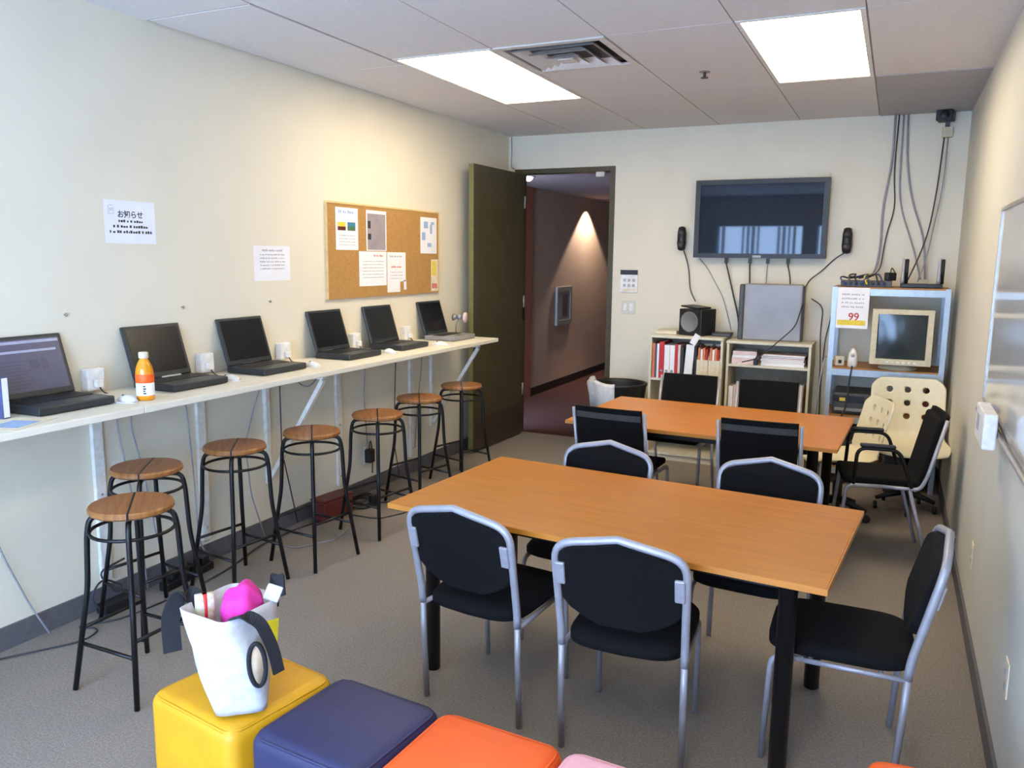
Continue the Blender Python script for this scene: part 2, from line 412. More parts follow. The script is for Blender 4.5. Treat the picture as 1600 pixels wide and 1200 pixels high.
st = [(.725, -4.835, 135, 'bar stool nearest the viewer, standing in front of the row'), (.325, -4.42, 127, 'bar stool directly behind the one nearest the viewer'),
      (.372, -3.93, 127, 'bar stool under the second and third laptops, nearest but two'), (.49, -3.483, 129, 'bar stool beneath the third laptop, middle of the row'),
      (.52, -2.907, 125, 'bar stool beside the wall outlet under the fourth laptop'), (.44, -2.299, 122, 'bar stool second from the open door'),
      (.43, -1.688, 120, 'bar stool closest to the open olive door')]
s0 = make_stool()
for i, (x, y, a, lab) in enumerate(st):
    if i == 0: s0.location = (x, y, 0); s0.rotation_euler = (0,0,math.radians(a)); s0['label'] = lab
    else: dup(s0, lab, (x, y, 0), math.radians(a))

# ------------------------------------------------------------------ laptops
def make_laptop():
    t = thing('laptop', '', 'laptop', (0,0,0), 0, 'laptops on the counter')      # local: +x towards the sitter, y along the counter
    bx('base', 'laptop', t, 0, .26, -.17, .17, .003, .036, bev=.006)
    b = MB()
    for r in range(5):
        n = 14
        for k in range(n):
            w = .30/n
            b.box(.055+r*.02, .072+r*.02, -.15+k*w+.001, -.15+(k+1)*w-.001, .036, .0385)
    b.build('keyboard', 'laptopk', t)
    bx('touchpad', 'greyd', t, .18, .235, -.045, .035, .036, .0365)
    mtx = Matrix.Translation((.012, 0, .036)) @ Matrix.Rotation(math.radians(-17), 4, 'Y')
    lid = MB().box(-.012, .004, -.17, .17, 0, .262, bev=.005, mtx=mtx).build('lid', 'laptop', t)
    MB().box(.0042, .0052, -.152, .152, .026, .246, mtx=mtx).build('display', 'screen', lid)
    MB().tube([(.012, -.13, .038), (.012, .13, .038)], .007).build('hinge', 'blackp', t)
    return t, mtx
lp, lmtx = make_laptop()
LX = .075
laps = [(-4.735, 'open black laptop showing a lit page, at the viewer end of the counter'), (-4.085, 'open dark laptop behind the orange juice bottle'),
        (-3.49, 'open dark laptop below the sheet of small type'), (-2.75, 'open dark laptop below the near edge of the corkboard'),
        (-2.165, 'open dark laptop below the middle of the corkboard'), (-1.46, 'open dark laptop at the door end of the counter')]
LAPS = []
for i, (y, lab) in enumerate(laps):
    if i == 0: lp.location = (LX, y, 1.03); lp['label'] = lab; LAPS.append(lp)
    else: LAPS.append(dup(lp, lab, (LX, y, 1.03), 0))
# the lit page on the nearest one
lid = [c for c in lp.children if c.name.startswith('lid')][0]
dsp = lid.children[0]; dsp.data = dsp.data.copy(); dsp.data.materials[0] = M['page']; dsp['label'] = 'lit laptop screen showing a page'
b = MB()
for (y0, y1, z0, z1) in ((.00, .05, .12, .155), (.05, .085, .11, .16)): b.box(.0053, .0056, y0, y1-.008, z0, z1, mtx=lmtx)
for k in range(9): b.box(.0053, .0056, -.14, -.14+.10+.02*(k % 3), .04+k*.014, .044+k*.014, mtx=lmtx)
b.build('page_type', 'pageink', lid)
b = MB().box(.0053, .0055, -.15, .15, .228, .240, mtx=lmtx).box(.0053, .0055, -.14, .13, .19, .20, mtx=lmtx)
b.build('page_bar', 'pagelight', lid)
# silver trim on second one's base, grey palm rest on the last
for L, m, lab in ((LAPS[1], 'whitem', 'white strip along the screen foot'),):
    bx('strip', m, L, .018, .028, -.02, .09, .0362, .041)
k6 = [c for c in LAPS[5].children if c.name.startswith('base')][0]; k6.data = k6.data.copy(); k6.data.materials[0] = M['grey']; k6['label'] = 'grey laptop base'

# ------------------------------------------------------------------ small things on the counter
def make_mouse():
    t = thing('computer_mouse', '', 'mouse', (0,0,0), 0, 'white mice on the counter')
    b = MB(); rings = []
    for k in range(7):
        u = k/6; L = .05*math.sin(PI*max(.03, min(.97, u)))
        x = -.05+.1*u; hw = .005+.026*math.sin(PI*max(.05, min(.95, u)))**.5; hz = .004+.026*math.sin(PI*max(.05, min(.9, u)))**.7
        rings.append([Vector((x, hw*math.cos(a), max(0, hz*math.sin(a)))) for a in [2*PI*j/12 for j in range(12)]])
    b.loft(rings); b.build('shell', 'whitep', t)
    MB().lathe([(.006, -.003), (.006, .003)], c=(.026, 0, .022), axis='y', n=10).build('wheel', 'greyd', t)
    MB().tube(fillet([(.05, 0, .008), (.075, .01, .004), (.06, .05, .004), (-.02, .06, .004), (-.1, .03, .004)], .02), .0025, 6).build('cord', 'whitep', t)
    return t
ms = make_mouse()
mice = [(.33, -4.50, 'white mouse beside the laptop with the lit page'), (.27, -3.835, 'white mouse beyond the laptop with the juice bottle'), (.30, -3.22, 'white mouse beyond the third laptop from the viewer'),
        (.31, -2.455, 'white mouse between the two laptops under the corkboard'), (.36, -1.87, 'white mouse in front of the laptop at the door end')]
for i, (x, y, lab) in enumerate(mice):
    if i == 0: ms.location = (x, y, 1.03); ms['label'] = lab; ms.rotation_euler = (0,0,PI)
    else: dup(ms, lab, (x, y, 1.03), PI+.3*math.sin(i*2))
t = thing('wall_outlet_box', '', 'socket', (0,0,0), 0, 'white socket boxes above the counter')
bx('box', 'whitep', t, .0005, .045, -.045, .045, 0, .10, bev=.006)
bx('plug', 'whitep', t, .0452, .07, -.018, .018, .015, .05, bev=.005)
MB().tube(fillet([(.06, 0, .02), (.075, .01, -.012), (.11, .05, -.028), (.07, -.02, -.028), (.1, -.06, -.028)], .03), .0035, 6).build('cord', 'cord', t)
for i, (y, lab) in enumerate(((-4.425, 'white socket box on the wall between the first two laptops'), (-3.76, 'white socket box on the wall between the second and third laptops'), (-3.15, 'white socket box on the wall beyond the third laptop'),
                  (-2.44, 'white socket box on the wall between the two laptops under the corkboard'), (-1.80, 'white socket box on the wall before the laptop at the door end'))):
    if i == 0: t.location = (0, y, 1.045); t['label'] = lab
    else: dup(t, lab, (0, y, 1.045), 0)
t = thing('juice_bottle', 'orange juice bottle with an orange and white label on the counter', 'bottle', (.365, -4.435, 1.03))
MB().lathe([(.033, .0), (.037, .004), (.037, .03), (.035, .045), (.037, .12), (.033, .145), (.022, .17), (.017, .18), (.017, .186)], n=24).build('body', 'juice', t)
MB().lathe([(.0372, .022), (.0378, .024), (.0378, .075), (.0372, .077)], n=24).build('white_label', 'paper', t)
MB().lathe([(.0374, .0775), (.038, .079), (.038, .113), (.0374, .115)], n=24).build('orange_label', 'olabel', t)
MB().lathe([(.0195, .183), (.0205, .185), (.0205, .207), (.018, .21)], n=20).build('cap', 'clearcap', t)
b = MB()
for k in range(4): b.box(.0378, .0384, -.006, .006-.003*(k % 2), .03+k*.01, .036+k*.01, mtx=Matrix.Rotation(math.radians(-45), 4, 'Z'))
b.build('print', 'ink', t)
t = thing('leaflet', 'pale blue and cream leaflet lying at the viewer end of the counter', 'leaflet', (.37, -5.02, 1.03), .35)
bx('sheet', 'cream', t, -.08, .08, -.12, .12, .0005, .002); bx('picture', 'bluep', t, -.05, .06, -.08, .05, .0021, .0025)
t = thing('book', 'blue folder standing beside the laptop with the lit page', 'folder', (.16, -4.985, 1.03), .1)
bx('cover', 'blueb', t, -.09, .09, -.016, .016, 0.0005, .16, bev=.003); bx('pages', 'paper', t, -.085, .091, -.012, .012, .005, .157)
t = thing('desk_lamp', 'small chrome desk lamp with a pinkish disc at the counter end', 'lamp', (.17, -1.30, 1.03))
t.location = (.13, -1.23, 1.03)
MB().lathe([(.035, .0005), (.035, .008), (.012, .014)], n=20).build('base', 'dsilver', t)
MB().tube(fillet([(0,0,.012), (.0,0,.10), (.02,.02,.15)], .04), .006).build('stem', 'dsilver', t)
MB().lathe([(.004, -.022), (.018, -.016), (.022, 0), (.018, .016), (.004, .022)], c=(.02, .02, .155), axis='y', n=16).build('head', 'silver', t)
MB().lathe([(.004, .028), (.042, .03), (.042, .036), (.004, .04)], c=(.035, .03, .15), axis='x', n=20).build('disc', 'pinkb', t)
MB().lathe([(.004, -.06), (.03, -.055), (.012, -.02)], c=(.02, .02, .15), axis='x', n=16).build('shade', 'dsilver', t)
# ------------------------------------------------------------------ counter wall: notices and corkboard
def sheet(name, label, cat, side, p, w, h, m='paper', group=None, th=.0015):
    t = thing(name, label, cat, p, 0, group)
    mx = wall_mtx(side, (0,0,0))
    MB().box(0, w, 0, h, .0003, th, mtx=mx).build('sheet', m, t)
    return t, wall_mtx(side, {'x': (th,0,0), 'y': (0,-th,0), 'r': (-th,0,0)}[side])
t, mx = sheet('hanging_notice', 'white notice with bold heading on the wall above the first two laptops', 'notice', 'x', (0, -4.295, 1.706), .283, .198)
text('heading', 'お知らせ', .036, mx @ Matrix.Translation((.142, .122, 0)), 'ink', t, .0007)
lines(mx, [(.075, .21, .098, .013), (.045, .24, .073, .013), (.025, .262, .048, .013)], 'ink', 'type', t, 3)
b = MB().box(.022, .05, .135, .137, 0, .0005, mtx=mx).box(.022, .024, .137, .172, 0, .0005, mtx=mx).box(.05, .052, .137, .166, 0, .0005, mtx=mx).box(.028, .046, .172, .175, 0, .0005, mtx=mx).box(.03, .034, .148, .162, 0, .0005, mtx=mx).box(.04, .044, .148, .162, 0, .0005, mtx=mx)
b.build('emblem', 'inkg', t)
t, mx = sheet('hanging_notice', 'white sheet of faint small type beside the corkboard', 'notice', 'x', (0, -3.345, 1.512), .305, .2)
lines(mx, [(.07, .24, .168, .012)], 'inkg', 'heading', t, 5)
lines(mx, [(.05, .26, .145-.02*k, .009) for k in range(5)], 'inkg', 'type', t, 6)
t = thing('corkboard', 'cork notice board with pinned sheets above the counter', 'board', (0, -2.0, 1.38))
bx('panel', 'cork', t, .0005, .016, -.70, .69, 0, .61)
MB().box(.0005, .02, -.705, .695, .61, .622).box(.0005, .02, .69, .698, 0, .61).box(.0005, .02, -.706, -.70, 0, .61).build('frame', 'corkf', t)
BX = .0162
t, mx = sheet('flyer', 'flyer with two small colour photos, topmost on the near corkboard edge', 'flyer', 'x', (BX, -2.612, 1.697), .24, .272, group='corkboard sheets')
lines(mx, [(.03, .2, .235, .022)], 'bluep', 'heading', t, 1); lines(mx, [(.03, .21, .03+.02*k, .006) for k in range(4)], 'inkg', 'type', t, 2)
MB().box(.02, .105, .125, .175, 0, .0006, mtx=mx).build('photo', 'maroon', t); MB().box(.02, .105, .15, .178, .0006, .0009, mtx=mx).build('photo', 'yellowp', t)
MB().box(.125, .21, .125, .175, 0, .0006, mtx=mx).build('photo', 'greenp', t); MB().box(.125, .21, .152, .18, .0006, .0009, mtx=mx).build('photo', 'teal', t)
t, mx = sheet('poster', 'grey purple poster at the top middle of the corkboard', 'poster', 'x', (BX, -2.277, 1.695), .24, .272, 'paper', group='corkboard sheets')
MB().box(.012, .228, .006, .25, 0, .0004, mtx=mx).build('print', 'greyp', t)
MB().box(.016, .05, .15, .2, .0004, .0008, mtx=mx).box(.016, .055, .075, .115, .0004, .0008, mtx=mx).build('figure', 'ink', t)
t, mx = sheet('letter', 'white letter with a red heading, low in the middle of the corkboard', 'letter', 'x', (BX, -2.365, 1.455), .325, .235, group='corkboard sheets')
lines(mx, [(.17, .28, .20, .016)], 'inkr', 'heading', t, 1); lines(mx, [(.04, .29, .165-.022*k, .006) for k in range(6)], 'inkg', 'type', t, 2)
t = thing('tear_off_flyer', 'white flyer with torn strips at its foot, low on the corkboard', 'flyer', (BX, -2.03, 1.402), 0, 'corkboard sheets')
mx = wall_mtx('x', (0,0,0))
MB().box(0, .24, .075, .285, .0003, .0015, mtx=mx).box(0, .165, 0, .075, .0003, .0015, mtx=mx).box(.215, .25, .005, .075, .0003, .0015, mtx=mx @ Matrix.Rotation(.04, 4, 'Z')).build('sheet', 'paper', t)
mx = wall_mtx('x', (.0015,0,0))
lines(mx, [(.03, .2, .25, .014)], 'inkg', 'heading', t, 8); lines(mx, [(.05, .18, .175, .014)], 'inkr', 'headline', t, 9); lines(mx, [(.04, .2, .14-.022*k, .006) for k in range(3)], 'inkg', 'type', t, 4)
t, mx = sheet('map_sheet', 'pale blue map sheet in the upper corkboard corner by the door', 'map', 'x', (BX, -1.58, 1.682), .24, .272, group='corkboard sheets')
b = MB()
for (u, v, w, h) in ((.05, .19, .06, .05), (.02, .1, .05, .06), (.14, .15, .03, .07), (.1, .05, .06, .03), (.15, .22, .05, .02)): b.box(u, u+w, v, v+h, 0, .0005, mtx=mx)
b.build('print', 'bluep', t)
t, mx = sheet('leaflet', 'narrow yellow leaflet at the lower corkboard edge by the door', 'leaflet', 'x', (BX, -1.425, 1.392), .105, .245, 'cream', group='corkboard sheets')
MB().box(.01, .07, .12, .23, 0, .0005, mtx=mx).build('print', 'yellowp', t); MB().box(.01, .09, .02, .06, 0, .0005, mtx=mx).build('strip', 'inkr', t)
for y, lab in ((-4.528, 'tiny dark screw in the wall above the laptop with the lit page'), (-3.878, 'tiny dark screw in the wall above the second laptop'), (-3.233, 'tiny dark screw in the wall under the sheet of small type')):
    o = MB().lathe([(.003, 0), (.003, .012), (.008, .013), (.005, .018)], axis='x', n=10).build('wall_screw', 'dsilver', None, (.0005, y, 1.392)); tag(o, lab, 'screw', 'screws in the counter wall')

# ------------------------------------------------------------------ cords under the counter
def cord(name, label, pts, m='cordg', r=.004, group=None, fr=.06):
    o = MB().tube(fillet(pts, fr, 4), r, 6).build(name, m); return tag(o, label, 'cord', group)
G = 'cords hanging under the counter'
cord('hanging_power_cable', 'grey cord hanging down the wall at the viewer end of the counter', [(.03,-5.0,.995), (.02,-4.98,.7), (.03,-4.9,.4), (.02,-4.8,.15), (.06,-4.75,.01)], group=G)
cord('hanging_power_cable', 'first of two grey cords hanging above the second stool', [(.04,-4.33,.995), (.03,-4.32,.85), (.03,-4.28,.6), (.04,-4.24,.3), (.05,-4.225,.02)], group=G)
cord('hanging_power_cable', 'second of two grey cords hanging above the second stool', [(.04,-4.24,.995), (.03,-4.25,.85), (.03,-4.19,.6), (.05,-4.16,.3), (.07,-4.1,.02)], group=G)
cord('hanging_power_cable', 'grey cord hanging beside the rail behind the third stool', [(.04,-3.93,.995), (.03,-3.9,.8), (.03,-3.88,.5), (.03,-3.87,.15), (.03,-3.8,.02)], group=G)
cord('hanging_power_cable', 'grey cord sloping behind the fourth stool', [(.06,-3.36,.995), (.03,-3.42,.8), (.03,-3.5,.6), (.04,-3.48,.3), (.06,-3.4,.02)], group=G)
cord('hanging_power_cable', 'dark cord hanging beside the diagonal strut', [(.03,-3.2,.995), (.03,-3.2,.8), (.03,-3.2,.5), (.05,-3.1,.02)], 'cord', group=G)
cord('hanging_power_cable', 'grey cord looping under the fourth laptop', [(.06,-3.12,.995), (.06,-3.08,.9), (.06,-2.98,.85), (.04,-2.85,.9), (.05,-2.75,.995)], group=G)
cord('hanging_power_cable', 'grey cord hanging behind the fifth stool', [(.05,-2.36,.995), (.03,-2.36,.7), (.035,-2.33,.36)], group=G)
cord('hanging_power_cable', 'dark cord hanging behind the stool second from the door', [(.05,-1.98,.995), (.03,-1.97,.7), (.03,-1.99,.3), (.05,-1.95,.02)], 'cord', group=G)
cord('hanging_power_cable', 'grey cord hanging beside the strut at the door end', [(.05,-1.62,.995), (.03,-1.6,.8), (.03,-1.66,.55), (.03,-1.7,.2)], group=G)
cord('floor_cable', 'black cord looping over the carpet near the baseboard', [(.03,-5.4,.006), (.06,-5.0,.006), (.24,-4.72,.006), (.2,-4.6,.006), (.08,-4.66,.006), (.2,-4.5,.006), (.22,-4.25,.006)], 'cord', .004)
cord('floor_cable', 'black cord sagging from stool to baseboard along the carpet', [(.22,-4.05,.008), (.2,-3.85,.008), (.16,-3.7,.008), (.1,-3.5,.008), (.09,-3.2,.008), (.13,-2.95,.008)], 'cord', .005)
cord('floor_cable', 'thin pale cord crossing the carpet by the middle stools', [(.2,-3.42,.005), (.3,-3.42,.005), (.42,-3.2,.005), (.36,-3.0,.005)], 'cordg', .003)
cord('floor_cable', 'black cord looped on the carpet beside the dark red box', [(.2,-2.78,.005), (.42,-2.78,.005), (.52,-2.56,.005), (.36,-2.4,.005), (.2,-2.5,.005)], 'cord', .004)
t = thing('power_strip', 'black power strip on the floor behind the nearest stools', 'power strip', (.10, -4.02, 0), PI/2+.1)
bx('body', 'blackp', t, -.17, .17, -.03, .03, .001, .045, bev=.008)
for k in range(4): bx('plug', 'blackp', t, -.13+k*.075, -.08+k*.075, -.022, .022, .0455, .085, bev=.006)
t = thing('transformer', 'black adaptor brick tangled in cord behind the second stool', 'adaptor', (.075, -4.43, 0), PI/2)
bx('body', 'blackp', t, -.08, .08, -.035, .035, .001, .05, bev=.008)
MB().tube(fillet([(-.08,0,.03), (-.13,0,.1), (-.05,.02,.17), (.05,.0,.1), (.0,-.02,.08), (-.07,.02,.2), (.08,.02,.22)], .05), .005, 6).build('cord', 'cord', t)
t = thing('equipment_box', 'dark red box on the carpet under the counter', 'box', (.13, -2.86, 0), PI/2-.1)
bx('body', 'maroon', t, -.13, .13, -.06, .06, .001, .13, bev=.01); bx('lid', 'maroon', t, -.132, .132, -.062, .062, .1305, .145, bev=.005)
t = thing('cable_coil', 'coiled black cords on the carpet beside the dark red box', 'cord', (.15, -2.56, 0))
for k in range(3):
    MB().tube([((.09-.01*k)*math.cos(2*PI*j/24), (.12-.015*k)*math.sin(2*PI*j/24), .012+.018*k+.006*math.sin(3*2*PI*j/24+k)) for j in range(24)], .007, 6, closed=True).build('coil', 'blackp', t)
bx('tie', 'blackp', t, .07, .105, -.03, .03, .001, .08, bev=.005)
t = thing('wall_outlet', 'white wall outlet with a black adaptor behind the fifth stool', 'socket', (0, -2.30, .23))
bx('plate', 'whitep', t, .0005, .006, -.036, .036, -.02, .10, bev=.002); bx('adaptor', 'blackp', t, .0062, .055, -.03, .03, -.01, .085, bev=.006)
MB().tube(fillet([(.03, 0, .085), (.03, .0, .13), (.02, .03, .14), (.02, .05, .05), (.015, .05, -.1)], .03), .004, 6).build('cord', 'cord', t)

# ------------------------------------------------------------------ tables
def make_table(label, loc, rz, w, d, ins=(.13, .13)):
    t = thing('table', label, 'table', loc, rz, 'wood topped tables'); h = .71
    bx('tabletop', 'wood', t, -w/2+.004, w/2-.004, -d/2+.004, d/2-.004, h-.021, h, bev=.002)
    b = MB().box(-w/2, w/2, -d/2, -d/2+.0038, h-.0205, h-.001).box(-w/2, w/2, d/2-.0038, d/2, h-.0205, h-.001).box(-w/2, -w/2+.0038, -d/2+.004, d/2-.004, h-.0205, h-.001).box(w/2-.0038, w/2, -d/2+.004, d/2-.004, h-.0205, h-.001)
    b.build('edge_band', 'wood_e', t)
    for sx in (-1, 1):
        for sy in (-1, 1):
            MB().lathe([(.026, .0), (.029, .004), (.029, h-.04), (.05, h-.034), (.05, h-.0215)], c=(sx*(w/2-ins[sx > 0]), sy*(d/2-.12), 0), n=20).build('leg', 'black', t)
    b = MB()
    for sy in (-1, 1): b.box(-w/2+ins[0]+.03, w/2-ins[1]-.03, sy*(d/2-.12)-.012, sy*(d/2-.12)+.012, h-.07, h-.0215)
    for sx in (-1, 1): b.box(sx*(w/2-ins[sx > 0])-.012, sx*(w/2-ins[sx > 0])+.012, -d/2+.15, d/2-.15, h-.07, h-.0215)
    b.build('apron', 'black', t)
    return t
make_table('orange wood table nearer the viewer, ringed by padded chairs', (2.405, -3.977, 0), math.radians(-4.5), 1.625, .88)
make_table('orange wood table farther off, by the bookcases', (2.352, -2.045, 0), math.radians(-2.4), 1.515, .965, (.058, .13))

# ------------------------------------------------------------------ padded chairs with a peaked silver tube back (face +y)
def make_padded():
    t = thing('padded_chair', '', 'chair', (0,0,0), 0, 'padded chairs round the nearer table')
    r = .0115; hw = .205
    for s in (-1, 1):
        MB().tube([(s*hw, -.185, .003), (s*hw, -.20, .26), (s*hw, -.205, .39)], r, 10).build('leg', 'silver', t)
        MB().tube(fillet([(s*.185, .215, .003), (s*.185, .20, .375), (s*.185, .10, .38)], .04), .010, 10).build('leg', 'silver', t)
    pk = []
    for s in (-1, 1):
        side = [(s*hw, -.205, .39), (s*hw, -.21, .45), (s*(hw+.008), -.28, .765), (0, -.30, .81)]
        pk.append(fillet(side, .065, 6))
    path = pk[0][:-1]+[Vector((0, -.30, .81))]+pk[1][:-1][::-1]
    MB().tube(path, .0135, 10).build('back_frame', 'silver', t)
    b = MB()
    for s in (-1, 1): b.tube([(s*.19, .10, .38), (s*.205, -.205, .385)], .009)
    b.tube([(-.18, .08, .38), (.18, .08, .38)], .008).tube([(-.195, -.13, .38), (.195, -.13, .38)], .008)
    b.build('seat_frame', 'silver', t)
    # seat cushion
    def outline(k, z, sag=0):
        pts = []; n = 40
        for i in range(n):
            a = 2*PI*i/n; ca, sa = math.cos(a), math.sin(a)
            u = math.copysign(abs(ca)**.38, ca); v = math.copysign(abs(sa)**.38, sa)
            pts.append(Vector((.198*k*u*(1-.05*(v+1)/2*0), .005+.215*k*v-(.02*(1-u*u) if v < -.5 else 0), z)))
        return pts
    MB().loft([outline(.93, .391), outline(1, .40), outline(1, .422), outline(.95, .436), outline(.6, .44), outline(.2, .44)]).build('seat', 'blackf', t)
    # backrest pad: top follows the tube, foot curves down
    out = [(-.203, .722), (-.197, .742), (-.178, .756), (0, .80), (.178, .756), (.197, .742), (.203, .722), (.199, .62), (.196, .565), (.17, .535), (.12, .505), (.07, .485), (-.07, .485), (-.12, .505), (-.17, .535), (-.196, .565), (-.199, .62)]
    def yb(z): return -.209-(z-.50)*.27
    rings = []
    for (kk, dy) in ((.965, .024), (1, .014), (1, -.006), (.97, -.014)):
        rings.append([Vector((u*kk, yb(z)+dy+.012*(1-(u/.19)**2)*-1, .65+(z-.65)*kk)) for u, z in out])
    MB().loft(rings, smooth=False).build('backrest', 'blackf', t)
    for s in (-1, 1):
        MB().box(-.016, .016, -.006, .006, -.04, .04, bev=.004, mtx=Matrix.Translation((s*.192, yb(.665)-.02, .665)) @ Matrix.Rotation(.24, 4, 'X')).build('bracket', 'silver', t)
    return t
pc = make_padded(); PAD = [
    (2.01, -4.275, -6, 'padded chair with its back to the viewer, at the table corner nearer the stools'), (2.565, -4.32, 3, 'padded chair with its back to the viewer, nearer the whiteboard'),
    (2.12, -3.66, 176, 'padded chair tucked under the far table side, nearer the door'), (2.845, -3.645, 176, 'padded chair tucked under the far table side, nearer the whiteboard'),
    (3.21, -4.085, 91, 'padded chair alone at the table end against the whiteboard wall')]
for i, (x, y, a, lab) in enumerate(PAD):
    if i == 0: pc.location = (x, y, 0); pc.rotation_euler = (0,0,math.radians(a)); pc['label'] = lab
    else: dup(pc, lab, (x, y, 0), math.radians(a))

# ------------------------------------------------------------------ square-backed mesh chairs (face +y)
def make_meshchair():
    t = thing('mesh_chair', '', 'chair', (0,0,0), 0, 'square backed chairs round the farther table')
    hw = .205
    for s in (-1, 1):
        MB().tube(fillet([(s*hw, .235, .003), (s*hw, .20, .43), (s*hw, .02, .435)], .04), .0105, 8).build('leg', 'silver', t)
        MB().tube([(s*hw, -.245, .003), (s*hw, -.12, .43)], .0105, 8).build('leg', 'silver', t)
        MB().tube(fillet([(s*hw, .03, .435), (s*hw, -.17, .43), (s*(hw+.004), -.20, .50), (s*(hw+.004), -.275, .825)], .05), .0105, 8).build('back_post', 'silver', t)
    MB().tube([(-hw, .05, .425), (hw, .05, .425)], .008).tube([(-hw, -.15, .425), (hw, -.15, .425)], .008).build('seat_frame', 'dsilver', t)
    MB().box(-.19, .19, -.185, .225, .437, .475, bev=.014, seg=3).build('seat', 'blackf', t)
    b = MB(); rings = []
    def yb(z): return -.203-(z-.50)*.225
    for (u, dy) in ((-.194, 0), (-.12, -.008), (0, -.012), (.12, -.008), (.194, 0)):
        rings.append([Vector((u, yb(.49)+dy+.009, .49)), Vector((u, yb(.84)+dy+.009, .84)), Vector((u, yb(.84)+dy-.009, .84)), Vector((u, yb(.49)+dy-.009, .49))])
    b.loft(rings, smooth=False); b.build('backrest', 'mesh', t)
    b = MB(); rings = []
    for (u, dy) in ((-.19, 0), (-.12, -.008), (0, -.012), (.12, -.008), (.19, 0)):
        rings.append([Vector((u, yb(z)+dy-e, z)) for z, e in ((.775, .0095), (.81, .0095), (.81, .0115), (.775, .0115))])
    b.loft(rings, smooth=False); b.build('band', 'greyband', t)
    return t
mc = make_meshchair(); MCH = [
    (1.915, -2.40, -3, 'square backed black chair with its back to the viewer, nearer the door'), (2.70, -2.365, 2, 'square backed black chair with its back to the viewer, nearer the metal rack'),
    (2.0, -1.42, 178, 'square backed black chair facing the viewer in front of the binders'), (2.57, -1.46, 182, 'square backed black chair facing the viewer in front of the magazines')]
for i, (x, y, a, lab) in enumerate(MCH):
    if i == 0: mc.location = (x, y, 0); mc.rotation_euler = (0,0,math.radians(a)); mc['label'] = lab
    else: dup(mc, lab, (x, y, 0), math.radians(a))
ac = dup(mc, 'black armchair seen side on at the table end, before the white chairs', (3.30, -1.92, 0), math.radians(98)); ac.name = 'arm_chair'
del ac['group']
for s in (-1, 1):
    MB().tube(fillet([(s*.232, .17, .445), (s*.235, .16, .65), (s*.235, -.05, .65), (s*.232, -.125, .445)], .05), .0105, 8).build('arm', 'black', ac)
    MB().box(s*.235-.02, s*.235+.02, -.03, .15, .658, .676, bev=.007).build('arm_pad', 'blackp', ac)
MB().box(-.185, .185, -.028, .028, -.19, .19, bev=.02, seg=3, mtx=Matrix.Translation((0, -.225, .635)) @ Matrix.Rotation(.215, 4, 'X')).build('back_cushion', 'blackf', ac)

# ------------------------------------------------------------------ moulded white chairs with round holes (face +y)
def make_white(scale=1.):
    t = thing('moulded_chair', '', 'chair', (0,0,0), 0, 'white moulded chairs with holes in the corner')
    S = scale
    # shell: a grid sheet following an L profile, with holes through the back
    prof = [(.23, .405), (.21, .425), (.12, .432), (-.02, .425), (-.12, .428), (-.17, .45), (-.20, .50)]
    nb = 40; nq = 8
    for k in range(1, nb+1): prof.append((-.20-.085*k/nb, .50+.36*k/nb))
    nx = 53; hw = .235; bm = bmesh.new(); grid = {}; cell = .37/nb; rad = .021
    holes = [(u, k*cell) for u in (-.115, 0, .115) for k in (11, 21, 31)]
    def place(x, j):                                # x across the shell, j along the profile (may be fractional on the back)
        j0 = int(min(j, len(prof)-2)); ft = j-j0
        y = prof[j0][0]*(1-ft)+prof[j0+1][0]*ft; z = prof[j0][1]*(1-ft)+prof[j0+1][1]*ft
        curl = .035*abs(x/hw)**3
        return Vector((x*S, (y+(curl if j > 5 else 0))*S, (z+(curl if j <= 5 else 0))*S))
    par = {}
    for j in range(len(prof)):
        kb = j-6; w = hw
        if kb > nb-nq: w = hw-.06*((kb-(nb-nq))/nq)**2          # round the top corners
        if j < 2: w = hw-.03*(2-j)/2
        for i in range(nx):
            x = (-1+2*i/(nx-1))*w
            v = bm.verts.new(place(x, j)); grid[i, j] = v; par[v] = (x, j)
    for j in range(len(prof)-1):
        for i in range(nx-1):
            kc = (j+.5-6)*cell; x = (-1+2*(i+.5)/(nx-1))*hw
            if any(math.hypot(x-hx, kc-hk) < rad for hx, hk in holes): continue
            f = bm.faces.new([grid[i,j], grid[i+1,j], grid[i+1,j+1], grid[i,j+1]]); f.smooth = True
    for v in list(bm.verts):
        if not v.link_faces: bm.verts.remove(v); continue
        if v.is_boundary:
            x, j = par[v]; kc = (j-6)*cell
            for hx, hk in holes:
                d = math.hypot(x-hx, kc-hk)
                if d < rad*1.6:
                    x2 = hx+(x-hx)*rad/d; v.co = place(x2, (hk+(kc-hk)*rad/d)/cell+6)
    m = MB(); m.bm.free(); m.bm = bm
    m.build('shell', 'chairw', t, solid=.009)
    MB().lathe([(.11*S, .40*S), (.11*S, .412*S)], n=4).build('seat_plate', 'blackp', t)
    MB().lathe([(.03, .10), (.03, .25), (.02, .251), (.02, .40*S)], n=16).build('gas_column', 'blackp', t)
    MB().tube([(.0,.03,.385*S), (.2*S,.06,.38*S)], .008).build('lever', 'blackp', t)
    for k in range(5):
        a = 2*PI*k/5+.3; d = Vector((math.cos(a), math.sin(a), 0))
        f = MB().tube([d*.02+Vector((0,0,.12)), d*.11+Vector((0,0,.10)), d*.19+Vector((0,0,.075))], .02, 8, taper=[.026, .02, .013]).build('foot', 'blackp', t)
        MB().lathe([(.012, -.011), (.026, -.01), (.026, .01), (.012, .011)], c=d*.19+Vector((0,0,.027)), axis='x', n=14).build('caster', 'blackp', f)
    return t
t = make_white(); t.location = (3.34, -.93, 0); t.rotation_euler = (0,0,math.radians(187)); t['label'] = 'white moulded swivel chair with round holes, back against the corner'
t.location = (3.455, -.965, 0); t.rotation_euler = (0,0,math.radians(186))
